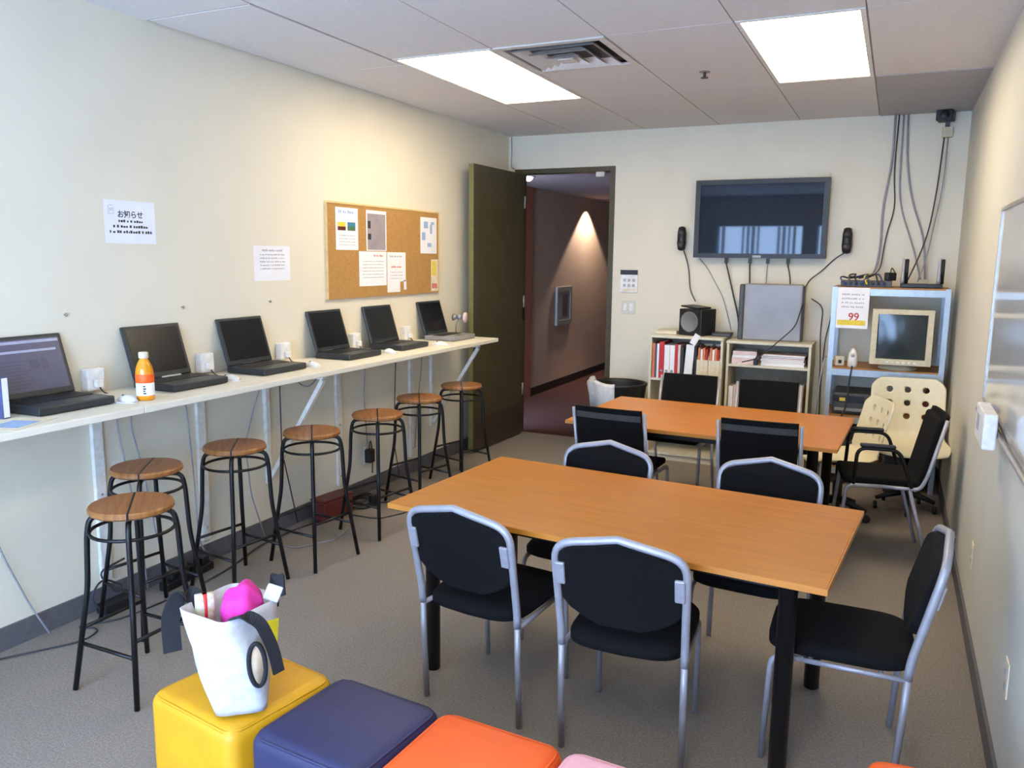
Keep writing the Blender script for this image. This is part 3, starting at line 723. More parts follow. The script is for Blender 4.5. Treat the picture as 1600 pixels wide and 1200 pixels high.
t = make_white(.92); t.location = (3.05, -1.37, 0); t.rotation_euler = (0,0,math.radians(112)); t['label'] = 'white moulded chair with holes turned towards the farther table'

# ------------------------------------------------------------------ television wall
t = thing('television', 'large flat television hanging on the end wall', 'television', (2.268, 0, 1.675))
b = MB().box(-.515, .515, -.105, -.03, 0, .035).box(-.515, .515, -.105, -.03, .585, .622).box(-.515, -.475, -.105, -.03, .035, .585).box(.475, .515, -.105, -.03, .035, .585).box(-.475, .475, -.07, -.03, .035, .585)
b.build('frame', 'blackp', t)
bx('screen', 'tvs', t, -.4748, .4748, -.098, -.0705, .0352, .5848)
bx('wall_mount', 'black', t, -.2, .2, -.0295, -.001, .15, .45)
bx('maker_plate', 'dsilver', t, -.035, .03, -.1075, -.1052, .004, .022)
b = MB()
for x in (-.25, -.06, .08, .235): b.box(x-.012, x+.012, -.07, -.045, -.045, -.0005)
b.build('plug', 'black', t)
def speaker(label, x, z):
    t = thing('wall_speaker', label, 'speaker', (x, 0, z), 0, 'speakers beside the television')
    MB().lathe([(.012, -.1), (.03, -.09), (.038, -.04), (.036, 0), (.036, .05), (.028, .092), (.012, .10)], c=(0, -.055, 0), n=20).build('body', 'blackp', t)
    for z2 in (.045, -.05): MB().lathe([(.026, 0), (.024, .006), (.006, .002)], c=(0, -.094, z2), axis='y', n=16, mtx=None).build('cone', 'greyd', t)
    bx('bracket', 'black', t, -.012, .012, -.02, -.0005, -.02, .02)
    return t
speaker('slim black speaker on the wall between the doorway and television', 1.64, 1.83)
speaker('slim black speaker on the wall between television and hanging cables', 2.93, 1.815)
t = thing('wall_control_switch', 'white wall controller with a black strip beside the doorway', 'thermostat', (1.18, 0, 1.365))
bx('plate', 'whitep', t, -.08, .08, -.014, -.0005, 0, .2, bev=.004); bx('display', 'blackp', t, -.078, .078, -.0165, -.0142, .155, .197)
b = MB()
for k in range(3):
    for j in range(2): b.box(-.05+.04*k, -.025+.04*k, -.0165, -.0142, .05+.045*j, .075+.045*j)
b.build('button', 'inkg', t); bx('nameplate', 'cream', t, -.06, .06, -.016, -.0142, .012, .032)
t = thing('light_switch', 'white double light switch below the wall controller', 'switch', (1.18, 0, 1.18))
bx('plate', 'wall_r', t, -.062, .062, -.007, -.0005, 0, .115, bev=.002)
for s in (-1, 1): bx('rocker', 'whitep', t, s*.028-.017, s*.028+.017, -.012, -.0072, .025, .09, bev=.002)
K = 'cords hanging below the television'
cord('hanging_speaker_cable', 'thin dark cord from the speaker nearer the doorway to the subwoofer', [(1.655,-.03,1.735), (1.70,-.015,1.6), (1.72,-.015,1.4), (1.78,-.06,1.31)], 'cord', .0045, K)
cord('hanging_television_cable', 'first cord under the television, sloping to the grey case', [(2.018,-.055,1.63), (2.05,-.03,1.5), (2.13,-.02,1.2), (2.15,-.03,1.06)], 'cord', .006, K)
cord('hanging_television_cable', 'second cord under the television, dropping behind the grey case', [(2.208,-.055,1.63), (2.21,-.03,1.5), (2.22,-.03,1.2)], 'cord', .006, K)
cord('hanging_television_cable', 'third and thinnest cord under the television', [(2.348,-.055,1.63), (2.34,-.03,1.5), (2.34,-.03,1.2)], 'cordg', .004, K)
cord('hanging_television_cable', 'fourth cord under the television, nearest the rack', [(2.503,-.055,1.63), (2.53,-.03,1.5), (2.52,-.03,1.2)], 'cord', .005, K)
cord('hanging_speaker_cable', 'dark cord sloping from the speaker nearer the rack to the grey case', [(2.93,-.03,1.73), (2.85,-.015,1.68), (2.75,-.012,1.57), (2.66,-.05,1.5), (2.62,-.06,1.3)], 'cord', .0045, K)
cord('hanging_speaker_cable', 'pale cord curving below the television corner', [(1.79,-.02,1.665), (1.85,-.012,1.6), (2.0,-.012,1.35), (2.08,-.02,1.08)], 'cordg', .003, K)
cord('hanging_rack_cable', 'first thin dark cord hanging between bookcase and rack', [(2.70,-.06,1.36), (2.79,-.03,1.3), (2.78,-.03,1.1), (2.80,-.05,.8), (2.79,-.05,.4)], 'cord', .004)
cord('hanging_rack_cable', 'second thin dark cord curving to the rack', [(2.86,-.04,1.46), (2.85,-.03,1.2), (2.82,-.03,1.05), (2.81,-.05,.7), (2.82,-.08,.2)], 'cord', .004)
# corner above the rack
t = thing('wall_camera', 'small black camera box high in the corner', 'camera', (3.55, 0, 2.62), math.radians(0))
MB().box(-.055, .055, -.15, -.03, .045, .12, bev=.008, mtx=Matrix.Rotation(math.radians(-12), 4, 'Z')).build('body', 'blackp', t)
MB().lathe([(.026, -.02), (.03, -.018), (.026, 0)], c=(-.03, -.155, .08), axis='y', n=16).build('lens', 'black', t)
bx('bracket', 'greyd', t, -.015, .015, -.05, -.0005, .02, .044)
bx('socket', 'beige', t, -.03, .04, -.03, -.0005, -.06, .015, bev=.004)
K = 'cables from the ceiling to the metal rack'
cord('hanging_cable', 'grey cable from the ceiling, nearest the television', [(3.20,-.03,2.74), (3.205,-.02,2.4), (3.16,-.02,2.05), (3.17,-.02,1.8), (3.15,-.06,1.6), (3.12,-.15,1.55)], 'cordg', .008, K, .15)
cord('hanging_cable', 'thin dark cable beside the grey ceiling cable', [(3.225,-.03,2.74), (3.22,-.02,2.3), (3.25,-.02,2.06), (3.20,-.02,1.86), (3.18,-.05,1.6), (3.14,-.15,1.56)], 'cord', .0045, K, .15)
cord('hanging_cable', 'middle grey cable from the ceiling, slanting to the router', [(3.255,-.03,2.74), (3.26,-.02,2.4), (3.27,-.02,2.1), (3.40,-.02,1.75), (3.46,-.08,1.53)], 'cordg', .006, K, .15)
cord('hanging_cable', 'outer grey cable from the ceiling, slanting to the router', [(3.285,-.03,2.74), (3.30,-.02,2.4), (3.36,-.02,2.1), (3.46,-.02,1.85), (3.49,-.09,1.53)], 'cordg', .007, K, .15)
cord('hanging_cable', 'dark cable hanging from the corner camera', [(3.535,-.035,2.56), (3.52,-.045,2.2), (3.49,-.05,1.9), (3.44,-.06,1.7), (3.37,-.15,1.515)], 'cord', .005, K, .15)
cord('hanging_cable', 'pale cable hanging from the corner camera', [(3.56,-.035,2.56), (3.555,-.055,2.2), (3.515,-.065,1.9), (3.49,-.09,1.7), (3.44,-.19,1.515)], 'cordg', .005, K, .15)
cord('hanging_cable', 'thin cable running down the corner above the open door', [(.03,-.015,2.74), (.035,-.012,2.6), (.03,-.012,2.47), (.06,-.012,2.46)], 'cordg', .004)

# ------------------------------------------------------------------ bookcases
def bookcase(label, x0, x1, h, shelves):
    w = x1-x0; t = thing('bookcase', label, 'bookcase', (x0, -.42, 0), 0, 'cream bookcases under the television'); d = .36
    for x in (0, w-.018): bx('side_panel', 'bookc', t, x, x+.018, 0, d, 0.001, h-.022)
    bx('top', 'bookc', t, -.004, w+.004, -.004, d, h-.022, h, bev=.003)
    bx('back_panel', 'bookb', t, .0182, w-.0182, d-.008, d, .05, h-.0222)
    for z in shelves: bx('shelf', 'bookc', t, .0182, w-.0182, .005, d-.0082, z-.018, z)
    bx('kickboard', 'bookc', t, .0182, w-.0182, .02, .035, 0.001, .05)
    return t
bookcase('cream bookcase holding binders, nearer the doorway', 1.500, 2.095, 1.045, (.07, .36, .69))
bookcase('cream bookcase holding magazines, nearer the rack', 2.125, 2.755, 1.03, (.07, .45, .845))
def book(label, x0, x1, z, h, m, y=-.40, d=.24, name='binder', cat='binder', group='binders on the upper shelf', ring=False, tilt=0):
    w = x1-x0
    t = thing(name, label, cat, (x0, y, z+abs(tilt)*w), 0, group); mt = Matrix.Rotation(tilt, 4, 'Y')
    MB().box(0, .003, 0, d, .0005, h, mtx=mt).box(w-.003, w, 0, d, .0005, h, mtx=mt).box(.003, w-.003, 0, .004, .0005, h, mtx=mt).build('cover', m, t)
    MB().box(.0032, w-.0032, .0042, d-.006, .004, h-.006, mtx=mt).build('pages', 'paper', t)
    if ring: MB().lathe([(.009, 0), (.012, -.002), (.009, -.003)], c=(w/2, -.0005, .06), axis='y', n=14).build('finger_ring', 'dsilver', t)
    return t
zs = .69
book('thin orange book at the outer end of the binder shelf', 1.522, 1.541, zs, .285, 'orangeb', name='book', cat='book')
book('thin blue book beside the orange one', 1.543, 1.556, zs, .28, 'blueb', name='book', cat='book')
book('slim white binder before the red one', 1.559, 1.576, zs, .282, 'paper')
book('thick red binder on the upper shelf', 1.579, 1.618, zs, .30, 'red', ring=True)
book('first of two wide white binders beside the thick red one', 1.621, 1.664, zs, .275, 'paper', ring=True)
book('second of two wide white binders beside the thick red one', 1.667, 1.706, zs, .275, 'paper', ring=True)
book('slim red binder past the white pair', 1.709, 1.730, zs, .285, 'red')
book('slim pale pink binder beside the slim red one', 1.733, 1.752, zs, .28, 'pinkb')
book('black binder in the middle of the shelf', 1.757, 1.778, zs, .26, 'blackp')
book('wide leaning white binder in the middle of the shelf', 1.783, 1.848, zs, .285, 'paper', tilt=.06)
book('black upright folder beside the leaning white binder', 1.871, 1.884, zs, .27, 'blackp')
def magfile(label, x0, x1):
    w = x1-x0; t = thing('magazine_file', label, 'magazine file', (x0, -.405, zs), 0, 'magazine files on the upper shelf')
    b = MB()
    prof = [(0,.0005), (.25,.0005), (.25,.28), (.13,.28), (0,.17)]
    for x in (0, w-.003):
        mt = Matrix(((0,0,1,x),(1,0,0,0),(0,1,0,0),(0,0,0,1))); b.prism(prof, .003, mt)
    b.box(.003, w-.003, 0, .003, .0005, .17).box(.003, w-.003, .247, .25, .0005, .28)
    b.build('file', 'cream', t)
    n = 4
    for k in range(n):
        bx('magazine', ('orangeb', 'paper', 'orangeb', 'redp')[k], t, .006+k*(w-.012)/n, .006+(k+.85)*(w-.012)/n, .02, .22, .004, .265-.012*(k % 2))
magfile('cream magazine file nearer the black folder', 1.888, 1.978); magfile('cream magazine file at the bookcase joint', 1.982, 2.072)
cols2 = ['paper', 'pinkb', 'blackp', 'cream', 'redp', 'paper', 'pinkb', 'greyd', 'cream', 'paper', 'maroon', 'pinkb']
words = ['white', 'pale pink', 'black', 'cream', 'red', 'white', 'pale pink', 'dark grey', 'cream', 'white', 'maroon', 'pale pink']
seen = {}
x = 2.15
ordn = ['first', 'second', 'third']
for k, c in enumerate(cols2):
    w = .036+.008*(k % 3); wd = words[k]; n = seen.get(wd, 0); seen[wd] = n+1
    lab = (ordn[n]+' '+wd if words.count(wd) > 1 else wd)+' book on the middle shelf, its top showing above the chair back'
    book(lab, x, x+w, .45, .215+.02*((k*5) % 4)/2, c, name='book', cat='book', group='books on the middle shelf'); x += w+.003
# magazines lying in the upper compartment
for k, (m, wd, th) in enumerate((('paper', 'white', .022), ('cream', 'cream', .014), ('paper', 'thin white', .012), ('redp', 'red', .012), ('blueb', 'blue', .012), ('pinkb', 'pale pink', .014))):
    z = .845+[0, .0225, .037, .0495, .062, .0745][k]
    t = thing('magazine', wd+' magazine lying in the pile on the upper shelf by the rack', 'magazine', (2.545+.006*math.sin(k*3), -.27, z), .03*math.sin(k*2), 'pile of magazines')
    bx('cover', m, t, -.16, .16, -.11, .11, .0003, th); bx('pages', 'paper', t, -.158, .1605, -.1105, -.108, .002, th-.002)
for k, (m, wd, th) in enumerate((('pinkb', 'pale pink', .05), ('paper', 'white', .02), ('pinkb', 'small pink', .03))):
    z = .845+[0, .0505, .071][k]
    t = thing('paper_stack', wd+' stack of paper on the upper shelf beside the bookcase joint', 'paper', (2.26, -.26, z), .04*k, 'papers on the upper shelf')
    bx('sheets', m, t, -.1, .1-.01*k, -.12, .1, .0003, th); bx('top_sheet', 'paper', t, -.098, .09-.01*k, -.118, .09, th+.0001, th+.001)
cord('hanging_loose_cable', 'dark cord hanging over the front of the magazine bookcase', [(2.66,-.30,1.33), (2.63,-.44,1.16), (2.50,-.445,1.03), (2.44,-.446,.97), (2.36,-.445,.90), (2.25,-.444,.868)], 'cord', .0045)
t = thing('clip_bundle', 'black clip and cable hanging before the pile of magazines', 'cable', (2.345, -.40, .846))
bx('clip', 'blackp', t, -.012, .02, -.02, .02, .0005, .05, bev=.004)
MB().tube(fillet([(0,0,.05), (.03,-.03,.1), (.06,-.04,.13)], .03), .004, 6).build('cord', 'cord', t)

# on the bookcases
t = thing('subwoofer', 'black subwoofer with a grey cone on the binder bookcase', 'speaker', (1.85, -.25, 1.045), math.radians(-22))
bx('cabinet', 'blackp', t, -.115, .10, -.10, .11, .0005, .215, bev=.006)
MB().lathe([(.082, 0), (.084, -.006), (.076, -.008), (.07, -.002), (.03, .004), (.002, .002)], c=(-.012, -.1005, .112), axis='y', n=32).build('cone', 'cone', t)
MB().box(-.12, .05, -.105, .08, .222, .235, bev=.004, mtx=Matrix.Rotation(math.radians(5), 4, 'Y')).build('top_plate', 'blackp', t)
t = thing('cable_box', 'low black box between the subwoofer and the grey case', 'box', (2.06, -.22, 1.045), .05)
bx('body', 'blackp', t, -.09, .065, -.07, .07, .0005, .028, bev=.005); bx('front', 'greyd', t, -.07, .05, -.0725, -.0702, .008, .02)
t = thing('paper_tag', 'small white card hanging over the bookcase edge under the subwoofer', 'card', (1.885, -.4255, 1.046))
MB().box(-.025, .025, -.002, 0, -.07, .02, mtx=Matrix.Rotation(.5, 4, 'Y')).build('card', 'paper', t); MB().box(-.02, .03, 0.0005, .06, .0005, .002).build('flap', 'paper', t)
t = thing('flat_box', 'flat beige box at the outer end of the binder bookcase', 'box', (1.60, -.22, 1.045))
bx('body', 'cream', t, -.08, .09, -.09, .11, .0005, .022, bev=.003); bx('lid', 'bookc', t, -.082, .092, -.092, .112, .0225, .03, bev=.002)
t = thing('equipment_case', 'large upright grey plastic case on the magazine bookcase', 'case', (2.42, -.22, 1.03), math.radians(1))
bx('shell', 'grey', t, -.205, .235, -.07, .05, .0005, .445, bev=.012, seg=3); bx('hinge_side', 'greyd', t, -.245, -.2055, -.06, .045, .0005, .44, bev=.01); bx('seal', 'blackp', t, .2352, .246, -.06, .045, .01, .435, bev=.003)

# ------------------------------------------------------------------ metal rack
t = thing('storage_rack', 'pale metal rack with brown shelf boards in the corner', 'rack', (2.88, -.52, 0)); rw, rd = .77, .46
for (x, y) in ((0,0), (rw,0), (0,rd), (rw,rd)):
    sx = 1 if x == 0 else -1; sy = 1 if y == 0 else -1
    MB().box(min(x, x+sx*.035), max(x, x+sx*.035), min(y, y+sy*.003), max(y, y+sy*.003), .001, 1.475).box(min(x, x+sx*.003), max(x, x+sx*.003), min(y+sy*.003, y+sy*.035), max(y+sy*.003, y+sy*.035), .001, 1.475).build('post', 'rack', t)
for z in (.14, .53, .885, 1.475):
    sh = MB().box(.0035, rw-.0035, .0035, .008, z-.06, z-.012).box(.0035, rw-.0035, rd-.008, rd-.0035, z-.06, z-.012).box(.0035, .008, .008, rd-.008, z-.06, z-.012).box(rw-.008, rw-.0035, .008, rd-.008, z-.06, z-.012).build('shelf', 'rack', t)
    bx('board', 'brownw', sh, .004, rw-.004, .004, rd-.004, z-.0118, z)
RX, RY = 2.88, -.52
t, mx = sheet('hanging_poster', 'white price poster with red figures and a yellow bar on the rack post', 'poster', 'y', (2.918, RY-.0005, 1.175), .215, .295)
text('figures', '99', .075, mx @ Matrix.Translation((.118, .06, 0)) @ Matrix.Shear('XZ', 4, (0, 0)), 'redp', t, .001)
MB().box(.01, .20, .022, .06, 0, .0004, mtx=mx).build('bar', 'yellowp', t)
lines(mx, [(.03, .18, .24-.03*k, .014) for k in range(4)], 'inkg', 'type', t, 5)
t = thing('crt_monitor', 'beige box monitor with a dark screen on the rack shelf', 'monitor', (3.362, -.56, .885), math.radians(3))
b = MB(); w0 = .198
b.box(-w0, w0, 0, .045, .045, .085).box(-w0, w0, 0, .045, .405, .44).box(-w0, -.16, 0, .045, .085, .405).box(.16, w0, 0, .045, .085, .405)
b.build('bezel', 'beige', t)
rg = lambda hx, z0, z1, y: [Vector((-hx, y, z0)), Vector((hx, y, z0)), Vector((hx, y, z1)), Vector((-hx, y, z1))]
MB().loft([rg(.19, .05, .435, .0452), rg(.19, .05, .435, .15), rg(.14, .09, .40, .33), rg(.12, .1, .38, .38)], smooth=False).build('back_shell', 'beige', t)
b = MB(); rings = []
for i in range(9):
    u = -1+i/4; rings.append([Vector((u*.16, .03-.018*(1-u*u)*(1-(v*v)*.6), .245+v*.16)) for v in [-1+j/4 for j in range(9)]])
b.loft(rings, cap=False, closed=False); b.build('screen', 'crts', t)
b = MB()
for k in range(6): b.box(-.09+.035*k, -.072+.035*k, -.004, -.0005, .058, .07)
b.build('buttons', 'whitep', t)
MB().lathe([(.13, .0005), (.13, .012), (.07, .03), (.06, .0445)], c=(0, .18, 0), n=24).build('stand', 'beige', t)
t = thing('webcam', 'white egg shaped gadget on the rack shelf beside the monitor', 'gadget', (3.05, -.46, .885))
MB().lathe([(.025, .0005), (.035, .006), (.036, .05), (.03, .1), (.018, .13), (.004, .14)], n=20).build('body', 'whitep', t)
MB().lathe([(.014, 0), (.012, -.006), (.004, -.008)], c=(0, -.032, .09), axis='y', n=14).build('eye', 'inkg', t)
cord('hanging_gadget_cable', 'dark cord hanging from the white gadget down the rack front', [(3.05,-.50,.894), (3.05,-.54,.894), (3.045,-.545,.84), (3.03,-.54,.6), (2.98,-.54,.45), (2.96,-.54,.2)], 'cord', .006, None, .015)
t = thing('cable_box', 'small cream adaptor at the outer edge of the rack shelf', 'adaptor', (2.95, -.40, .885), .3)
bx('body', 'cream', t, -.03, .035, -.03, .03, .0005, .07, bev=.006); bx('plug', 'blackp', t, -.01, .012, -.042, -.0305, .02, .045, bev=.003)
cord('hanging_rack_cable', 'pale loose cord sagging from the rack shelf edge', [(2.862,-.42,.95), (2.855,-.50,.93), (2.84,-.56,.80), (2.83,-.54,.6), (2.80,-.5,.3)], 'cordg', .006)
t = thing('network_switch', 'dark network box tangled in blue cables on top of the rack', 'network box', (3.10, -.34, 1.475))
bx('case', 'greyd', t, -.17, .17, -.13, .1, .0005, .045, bev=.004)
b = MB()
for k in range(8): b.box(-.15+k*.037, -.125+k*.037, -.1325, -.1302, .012, .034)
b.build('port', 'black', t)
rnd = random.Random(4)
for k in range(8):
    x0 = -.15+k*.037
    pts = [(x0+.012, -.134, .024), (x0+.01, -.165, .02), (x0+rnd.uniform(-.05,.05), -.15, .06+rnd.uniform(0,.03)), (min(.06, x0+rnd.uniform(-.08,.08)), -.06, .07+rnd.uniform(0,.03)), (rnd.uniform(-.14,.02), .0, .06)]
    MB().tube(fillet(pts, .04, 4), .006, 6).build('patch_cable', ('blueb', 'greyd', 'cord', 'blueb', 'lemon', 'greyd', 'cord', 'blueb')[k], t)
t = thing('power_adaptor', 'black adaptor brick standing on the dark network box', 'adaptor', (3.255, -.30, 1.5205), .4)
bx('body', 'blackp', t, -.035, .035, -.03, .03, .0005, .06, bev=.008); MB().tube(fillet([(.0,0,.06), (.01,.01,.1), (.05,.03,.05)], .03), .004, 6).build('lead', 'cord', t)
t = thing('router', 'flat black router with two silver aerials on top of the rack', 'router', (3.455, -.38, 1.475))
bx('case', 'blackp', t, -.13, .14, -.08, .08, .0005, .03, bev=.006)
for x in (-.118, .112):
    a = MB().lathe([(.014, .0305), (.014, .06), (.011, .07), (.010, .2), (.004, .21)], c=(x, -.03, 0), n=14).build('aerial', 'silver', t)
    MB().lathe([(.013, .0305), (.013, .2), (.004, .205)], c=(x+.022, .0, 0), n=12).build('sleeve', 'blackp', a)
t = thing('printer', 'dark office machine on the lower rack shelf', 'printer', (3.10, -.28, .53))
bx('body', 'greyd', t, -.17, .2, -.2, .18, .0005, .16, bev=.01); bx('tray', 'grey', t, -.15, .18, -.235, -.2005, .03, .05, bev=.004); bx('panel', 'blackp', t, -.16, .05, -.203, -.2005, .09, .14)
bx('label', 'yellowp', t, -.12, -.08, -.206, -.2032, .1, .125)
t = thing('computer_tower', 'black computer case on the floor level of the rack', 'computer', (3.06, -.28, .14))
bx('case', 'blackp', t, -.12, .1, -.2, .18, .0005, .3, bev=.006); bx('front_panel', 'greyd', t, -.1, .08, -.204, -.2005, .02, .28); bx('drive', 'blackp', t, -.08, .06, -.2075, -.2042, .2, .24)
t = thing('computer_tower', 'dark grey computer case behind the white chair on the rack', 'computer', (3.42, -.28, .14))
bx('case', 'greyd', t, -.12, .1, -.2, .18, .0005, .3, bev=.006); bx('front_panel', 'blackp', t, -.1, .08, -.204, -.2005, .02, .28); bx('drive', 'greyd', t, -.08, .06, -.2075, -.2042, .2, .24)
t = thing('bottle', 'dark red bottle standing behind the rack post at the wall', 'bottle', (3.575, -.38, .53))
MB().lathe([(.035, .0005), (.038, .005), (.038, .17), (.015, .22), (.015, .25)], n=18).build('body', 'maroon', t); MB().lathe([(.017, .2505), (.017, .27)], n=14).build('cap', 'red', t)

# ------------------------------------------------------------------ waste bin by the doorway
t = thing('waste_bin', 'round black bin with a white liner beside the binder bookcase', 'bin', (1.235, -.40, 0))
def ell(r, z, n=32, k=1.): return [Vector((r*math.cos(2*PI*i/n), k*r*math.sin(2*PI*i/n), z)) for i in range(n)]
K = .95
MB().loft([ell(.17, .002, k=K), ell(.235, .60, k=K), ell(.245, .612, k=K), ell(.245, .60+.028, k=K), ell(.225, .628, k=K), ell(.222, .60, k=K), ell(.16, .02, k=K)]).build('body', 'bin', t)
n = 20; ring = lambda r, z, j=0: [Vector(((r+.006*math.sin(9*a+j))*math.cos(a), K*(r+.006*math.sin(9*a+j))*math.sin(a), z+.01*math.sin(5*a+j))) for a in [math.radians(165)+math.radians(115)*i/(n-1) for i in range(n)]]
MB().loft([ring(.224, .40, 1), ring(.240, .52), ring(.262, .62), ring(.258, .645), ring(.235, .646), ring(.212, .60), ring(.20, .50, 1)], cap=False, closed=False).build('liner', 'liner', t, solid=.003)
t = thing('crumpled_paper', 'pale crumpled paper inside the black bin', 'paper', (1.27, -.40, .42))
b = MB(); tb = bmesh.new(); bmesh.ops.create_icosphere(tb, subdivisions=3, radius=.15)
rnd = random.Random(2)
for v in tb.verts: v.co *= 1+rnd.uniform(-.12, .12); v.co.z *= .8
tb.verts.index_update(); b._add([v.co.copy() for v in tb.verts], [[v.index for v in f.verts] for f in tb.faces]); tb.free()
b.build('wad', 'cream', t)

# ------------------------------------------------------------------ whiteboard wall
t = thing('whiteboard', 'glossy whiteboard on the wall at the picture edge', 'whiteboard', (W, -4.1, 1.06))
bx('panel', 'board', t, -.014, -.0005, -1.28, 1.28, .015, .82)
MB().box(-.02, -.0005, -1.295, 1.295, .82, .835).box(-.02, -.0005, -1.295, 1.295, 0, .015).box(-.02, -.0005, 1.28, 1.295, .015, .82).box(-.02, -.0005, -1.295, -1.28, .015, .82).build('frame', 'alu', t)
MB().box(-.032, -.0205, -1.25, 1.10, -.02, -.008).tube([(-.032, -1.25, -.012), (-.032, 1.10, -.012)], .009).build('tray', 'alu', t)
t = thing('wall_mount_holder', 'white box holder on the lower corner of the whiteboard', 'holder', (W-.0415, -3.48, 1.0))
bx('box', 'whitep', t, -.045, -.0005, -.16, .13, 0, .13, bev=.006); bx('slot', 'inkg', t, -.0465, -.0452, -.02, .07, .04, .10)
t = thing('rail_marker', 'blue capped marker sticking out below the whiteboard corner', 'marker', (W-.0345, -3.03, 1.045), 0)
MB().lathe([(.02, 0), (.022, .004), (.022, .045), (.02, .05)], axis='y', c=(0, .0, 0), n=16).build('cap', 'blue', t)
MB().lathe([(.010, -.09), (.012, -.075), (.0185, -.0505)], axis='y', c=(0, .05, 0), n=16).build('barrel', 'blackp', t)
for y, z, lab in ((-2.87, .30, 'white socket plate low on the whiteboard wall behind the lone chair'), (-4.13, .33, 'white socket plate low on the whiteboard wall nearest the viewer')):
    t = thing('wall_outlet', lab, 'socket', (W, y, z), 0, 'socket plates on the whiteboard wall')
    bx('plate', 'cream', t, -.006, -.0005, -.036, .036, 0, .115, bev=.002)
    for z2 in (.03, .075): bx('socket', 'inkg', t, -.008, -.0062, -.014, .014, z2-.012, z2+.012)

# ------------------------------------------------------------------ soft cubes
def cube(label, x, y, rz, m, w=.375, h=.415, wd=None):
    t = thing('cube_seat', label, 'cube seat', (x, y, 0), math.radians(rz), 'soft coloured cubes'); a = w/2
    wd = a if wd is None else wd/2
    b = MB().box(-a, a, -wd, wd, .004, h, bev=.038, seg=5)
    for f in b.bm.faces: f.smooth = True
    for v in b.bm.verts:
        if v.co.z > h-.04: v.co.z += .012*(1-(v.co.x/a)**2)*(1-(v.co.y/wd)**2)
    b.build('cover', m, t)
    q = .011; rr = .040; loop = []
    for cxs, cys, a0 in ((1,1,0), (-1,1,90), (-1,-1,180), (1,-1,270)):
        loop += [(cxs*(a-q-rr)+rr*math.cos(math.radians(a0+15*k)), cys*(wd-q-rr)+rr*math.sin(math.radians(a0+15*k)), h-.012) for k in range(7)]
    MB().tube(loop, .0045, 6, closed=True).build('piping', m, t)
    return t
cube('yellow vinyl cube seat with the white bag on it', 1.642, -5.235, -9, 'yellow', .378)
cube('navy blue cube seat between the yellow and orange ones', 2.032, -5.255, -5, 'navy', .372)
cube('orange cube seat beside the navy blue one', 2.414, -5.278, -3, 'orange', .374)
cube('pale pink cube seat at the bottom picture edge', 2.795, -5.292, -3, 'pink', .375)
cube('orange cube seat at the bottom edge against the whiteboard wall', 3.50, -4.945, 6, 'orange', .34)

# ------------------------------------------------------------------ bag on the yellow cube
BZ = .4295; BP = Vector((1.742, -5.345, BZ))
t = thing('tote_bag', 'white canvas tote bag with black straps on the yellow cube', 'bag', BP)
def sq(hx, hy, z, ang, c, n=40, e=.42, wob=0.):
    out = []; ca0, sa0 = math.cos(ang), math.sin(ang)
    for i in range(n):
        a = 2*PI*i/n-ang; ca, sa = math.cos(a), math.sin(a)
        u = hx*math.copysign(abs(ca)**e, ca); v = hy*math.copysign(abs(sa)**e, sa)
        k = 1+wob*math.sin(5*a+z*22)
        u *= k; v *= k
        out.append(Vector((u*ca0-v*sa0+c[0], u*sa0+v*ca0+c[1], z+wob*.2*math.sin(3*a+1))))
    return out
def bagring(f, k=1.):
    z = .002+.288*f; g = f*f*(3-2*f)
    return sq((.068+.030*f**.7)*k, (.052+.056*f**.7)*k, z, math.radians(43*(1-g)-3), (-.040*f, .012*f), wob=.035*math.sin(PI*f)*(1-.5*f)+.012*f)
rings = [bagring(k/14) for k in range(15)]
inner = [[v+Vector((0,0,0)) for v in bagring(1, .965)], bagring(.8, .93), bagring(.4, .9), bagring(.05, .9)]
MB().loft(rings+inner, smooth=True).build('body', 'canvas', t)
def strap(pts, w=.02, side=(1,0,0)):
    b = MB(); pts = fillet(pts, .05, 5); rg = []
    for i, p in enumerate(pts):
        d = (pts[min(i+1, len(pts)-1)]-pts[max(i-1, 0)]).normalized(); sv = Vector(side)
        sv = (sv-d*sv.dot(d)).normalized(); nn = d.cross(sv)*.003
        rg.append([p-sv*w-nn, p+sv*w-nn, p+sv*w+nn, p-sv*w+nn])
    b.loft(rg, smooth=False); return b
strap([(-.115, -.01, .24), (-.135, -.02, .305), (-.165, -.045, .31), (-.185, -.065, .25), (-.175, -.07, .15)], .024, (.55,.83,0)).build('strap', 'webbing', t)
strap([(.02, .118, .25), (.025, .122, .335), (.05, .11, .345), (.075, .085, .30)], .016, (1,0,.1)).build('strap', 'webbing', t)
strap([(.04, -.06, .285), (.075, -.055, .305), (.105, -.03, .28), (.118, .0, .20), (.122, .015, .12)], .016, (.4,.9,0)).build('strap', 'webbing', t)
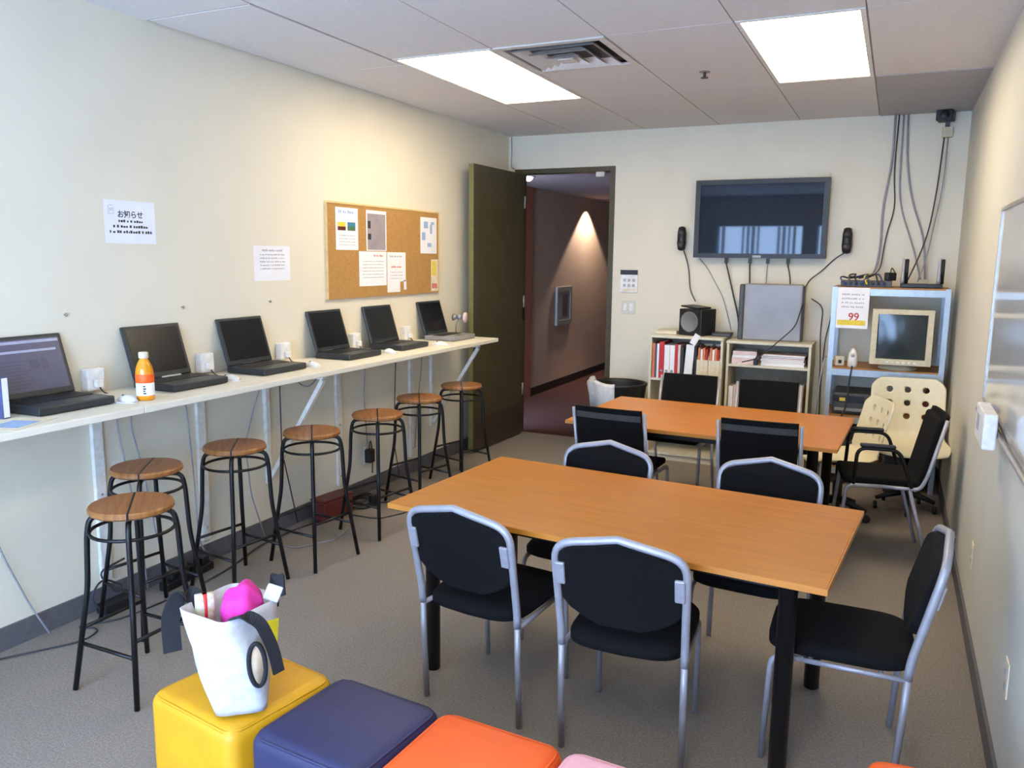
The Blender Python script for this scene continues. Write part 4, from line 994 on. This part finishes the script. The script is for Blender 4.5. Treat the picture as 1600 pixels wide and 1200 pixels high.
# dark ringed oval on the face towards the viewer
oc = Vector((.083, -.024, .155)); ou = Vector((.62, .74, -.28)).normalized(); on = Vector((.74, -.62, -.12)).normalized(); ov = on.cross(ou)
if ov.z < 0: ov = -ov
el = lambda r1, r2, o: [oc+on*o+ou*(r1*math.cos(2*PI*k/28))+ov*(r2*math.sin(2*PI*k/28))-ou*(.32*r2*math.sin(2*PI*k/28)) for k in range(28)]
MB().tube(el(.022, .062, .008), .0065, 6, closed=True).build('oval_ring', 'webbing', t)
MB().loft([el(.020, .058, .0), el(.020, .058, .008)]).build('oval_panel', 'tan', t)
MB().box(-.018, .018, -.04, .04, 0, .003, bev=.001, mtx=Matrix.Translation((.083, .035, .215)) @ Matrix(((.6,.1,.79,0),(.79,0,-.6,0),(.1,1,.1,0),(0,0,0,1)))).build('print', 'lemon', t)
MB().box(-.022, .022, -.022, .022, -.006, .006, bev=.004, mtx=Matrix.Translation((.058, .075, .31)) @ Matrix.Rotation(.9, 4, 'X') @ Matrix.Rotation(.5, 4, 'Y')).build('folded_rim', 'canvas', t)
t = thing('cloth', 'magenta cloth bundled inside the white bag', 'cloth', BP+Vector((-.006, .022, .275)), math.radians(20))
b = MB(); tb = bmesh.new(); bmesh.ops.create_icosphere(tb, subdivisions=4, radius=1)
for v in tb.verts:
    c = v.co; w = 1+.06*math.sin(6*c.x+3*c.y)+.04*math.sin(9*c.y+4*c.z)
    v.co = Vector((c.x*.054*w, c.y*.066*w, c.z*.072*w+.01*c.x))
tb.verts.index_update(); b._add([v.co.copy() for v in tb.verts], [[v.index for v in f.verts] for f in tb.faces], True); tb.free()
b.build('bundle', 'magenta', t)
t = thing('snack_packet', 'white and gold packet with a red band inside the white bag', 'packet', BP+Vector((-.082, -.036, .205)), math.radians(55))
def pack(k, o):
    out = []
    for q in range(7):
        f = q/6; h2 = .018*math.sin(PI*(.12+.76*f))+o; out.append([Vector((v.x*k, v.y, v.z)) for v in sq(.026, h2, f*.12, 0, (0,0), 20, .6)])
    return out
MB().loft(pack(1, 0)).build('pouch', 'packet', t)
MB().loft(pack(.25, .0015)).build('band', 'red', t)

# ------------------------------------------------------------------ daylight, camera
w = bpy.data.worlds.new('sky'); bpy.context.scene.world = w; w.use_nodes = True
bg = w.node_tree.nodes['Background']; bg.inputs['Color'].default_value = (.41, .62, 1.0, 1); bg.inputs['Strength'].default_value = 23.0

yaw, pitch, roll, f = .437749, .155894, .0109366, 1265.013
Fv = Vector((-math.sin(yaw)*math.cos(pitch), math.cos(yaw)*math.cos(pitch), -math.sin(pitch)))
R0 = Vector((math.cos(yaw), math.sin(yaw), 0)); U0 = R0.cross(Fv)
Rv = R0*math.cos(roll)+U0*math.sin(roll); Uv = U0*math.cos(roll)-R0*math.sin(roll)
cam = bpy.data.cameras.new('camera'); co = bpy.data.objects.new('camera', cam); C.objects.link(co)
m = Matrix.Identity(4)
for i in range(3): m[i][0], m[i][1], m[i][2] = Rv[i], Uv[i], -Fv[i]
m.translation = Vector((3.2906, -6.9125, 1.6645)); co.matrix_world = m
cam.sensor_fit = 'HORIZONTAL'; cam.sensor_width = 36; cam.lens = f/1600*36; cam.clip_start = .05
sc = bpy.context.scene; sc.camera = co
sc.view_settings.view_transform = 'Standard'; sc.view_settings.look = 'None'; sc.view_settings.gamma = 1; sc.view_settings.use_curve_mapping = False
sc.view_settings.exposure = 0.08
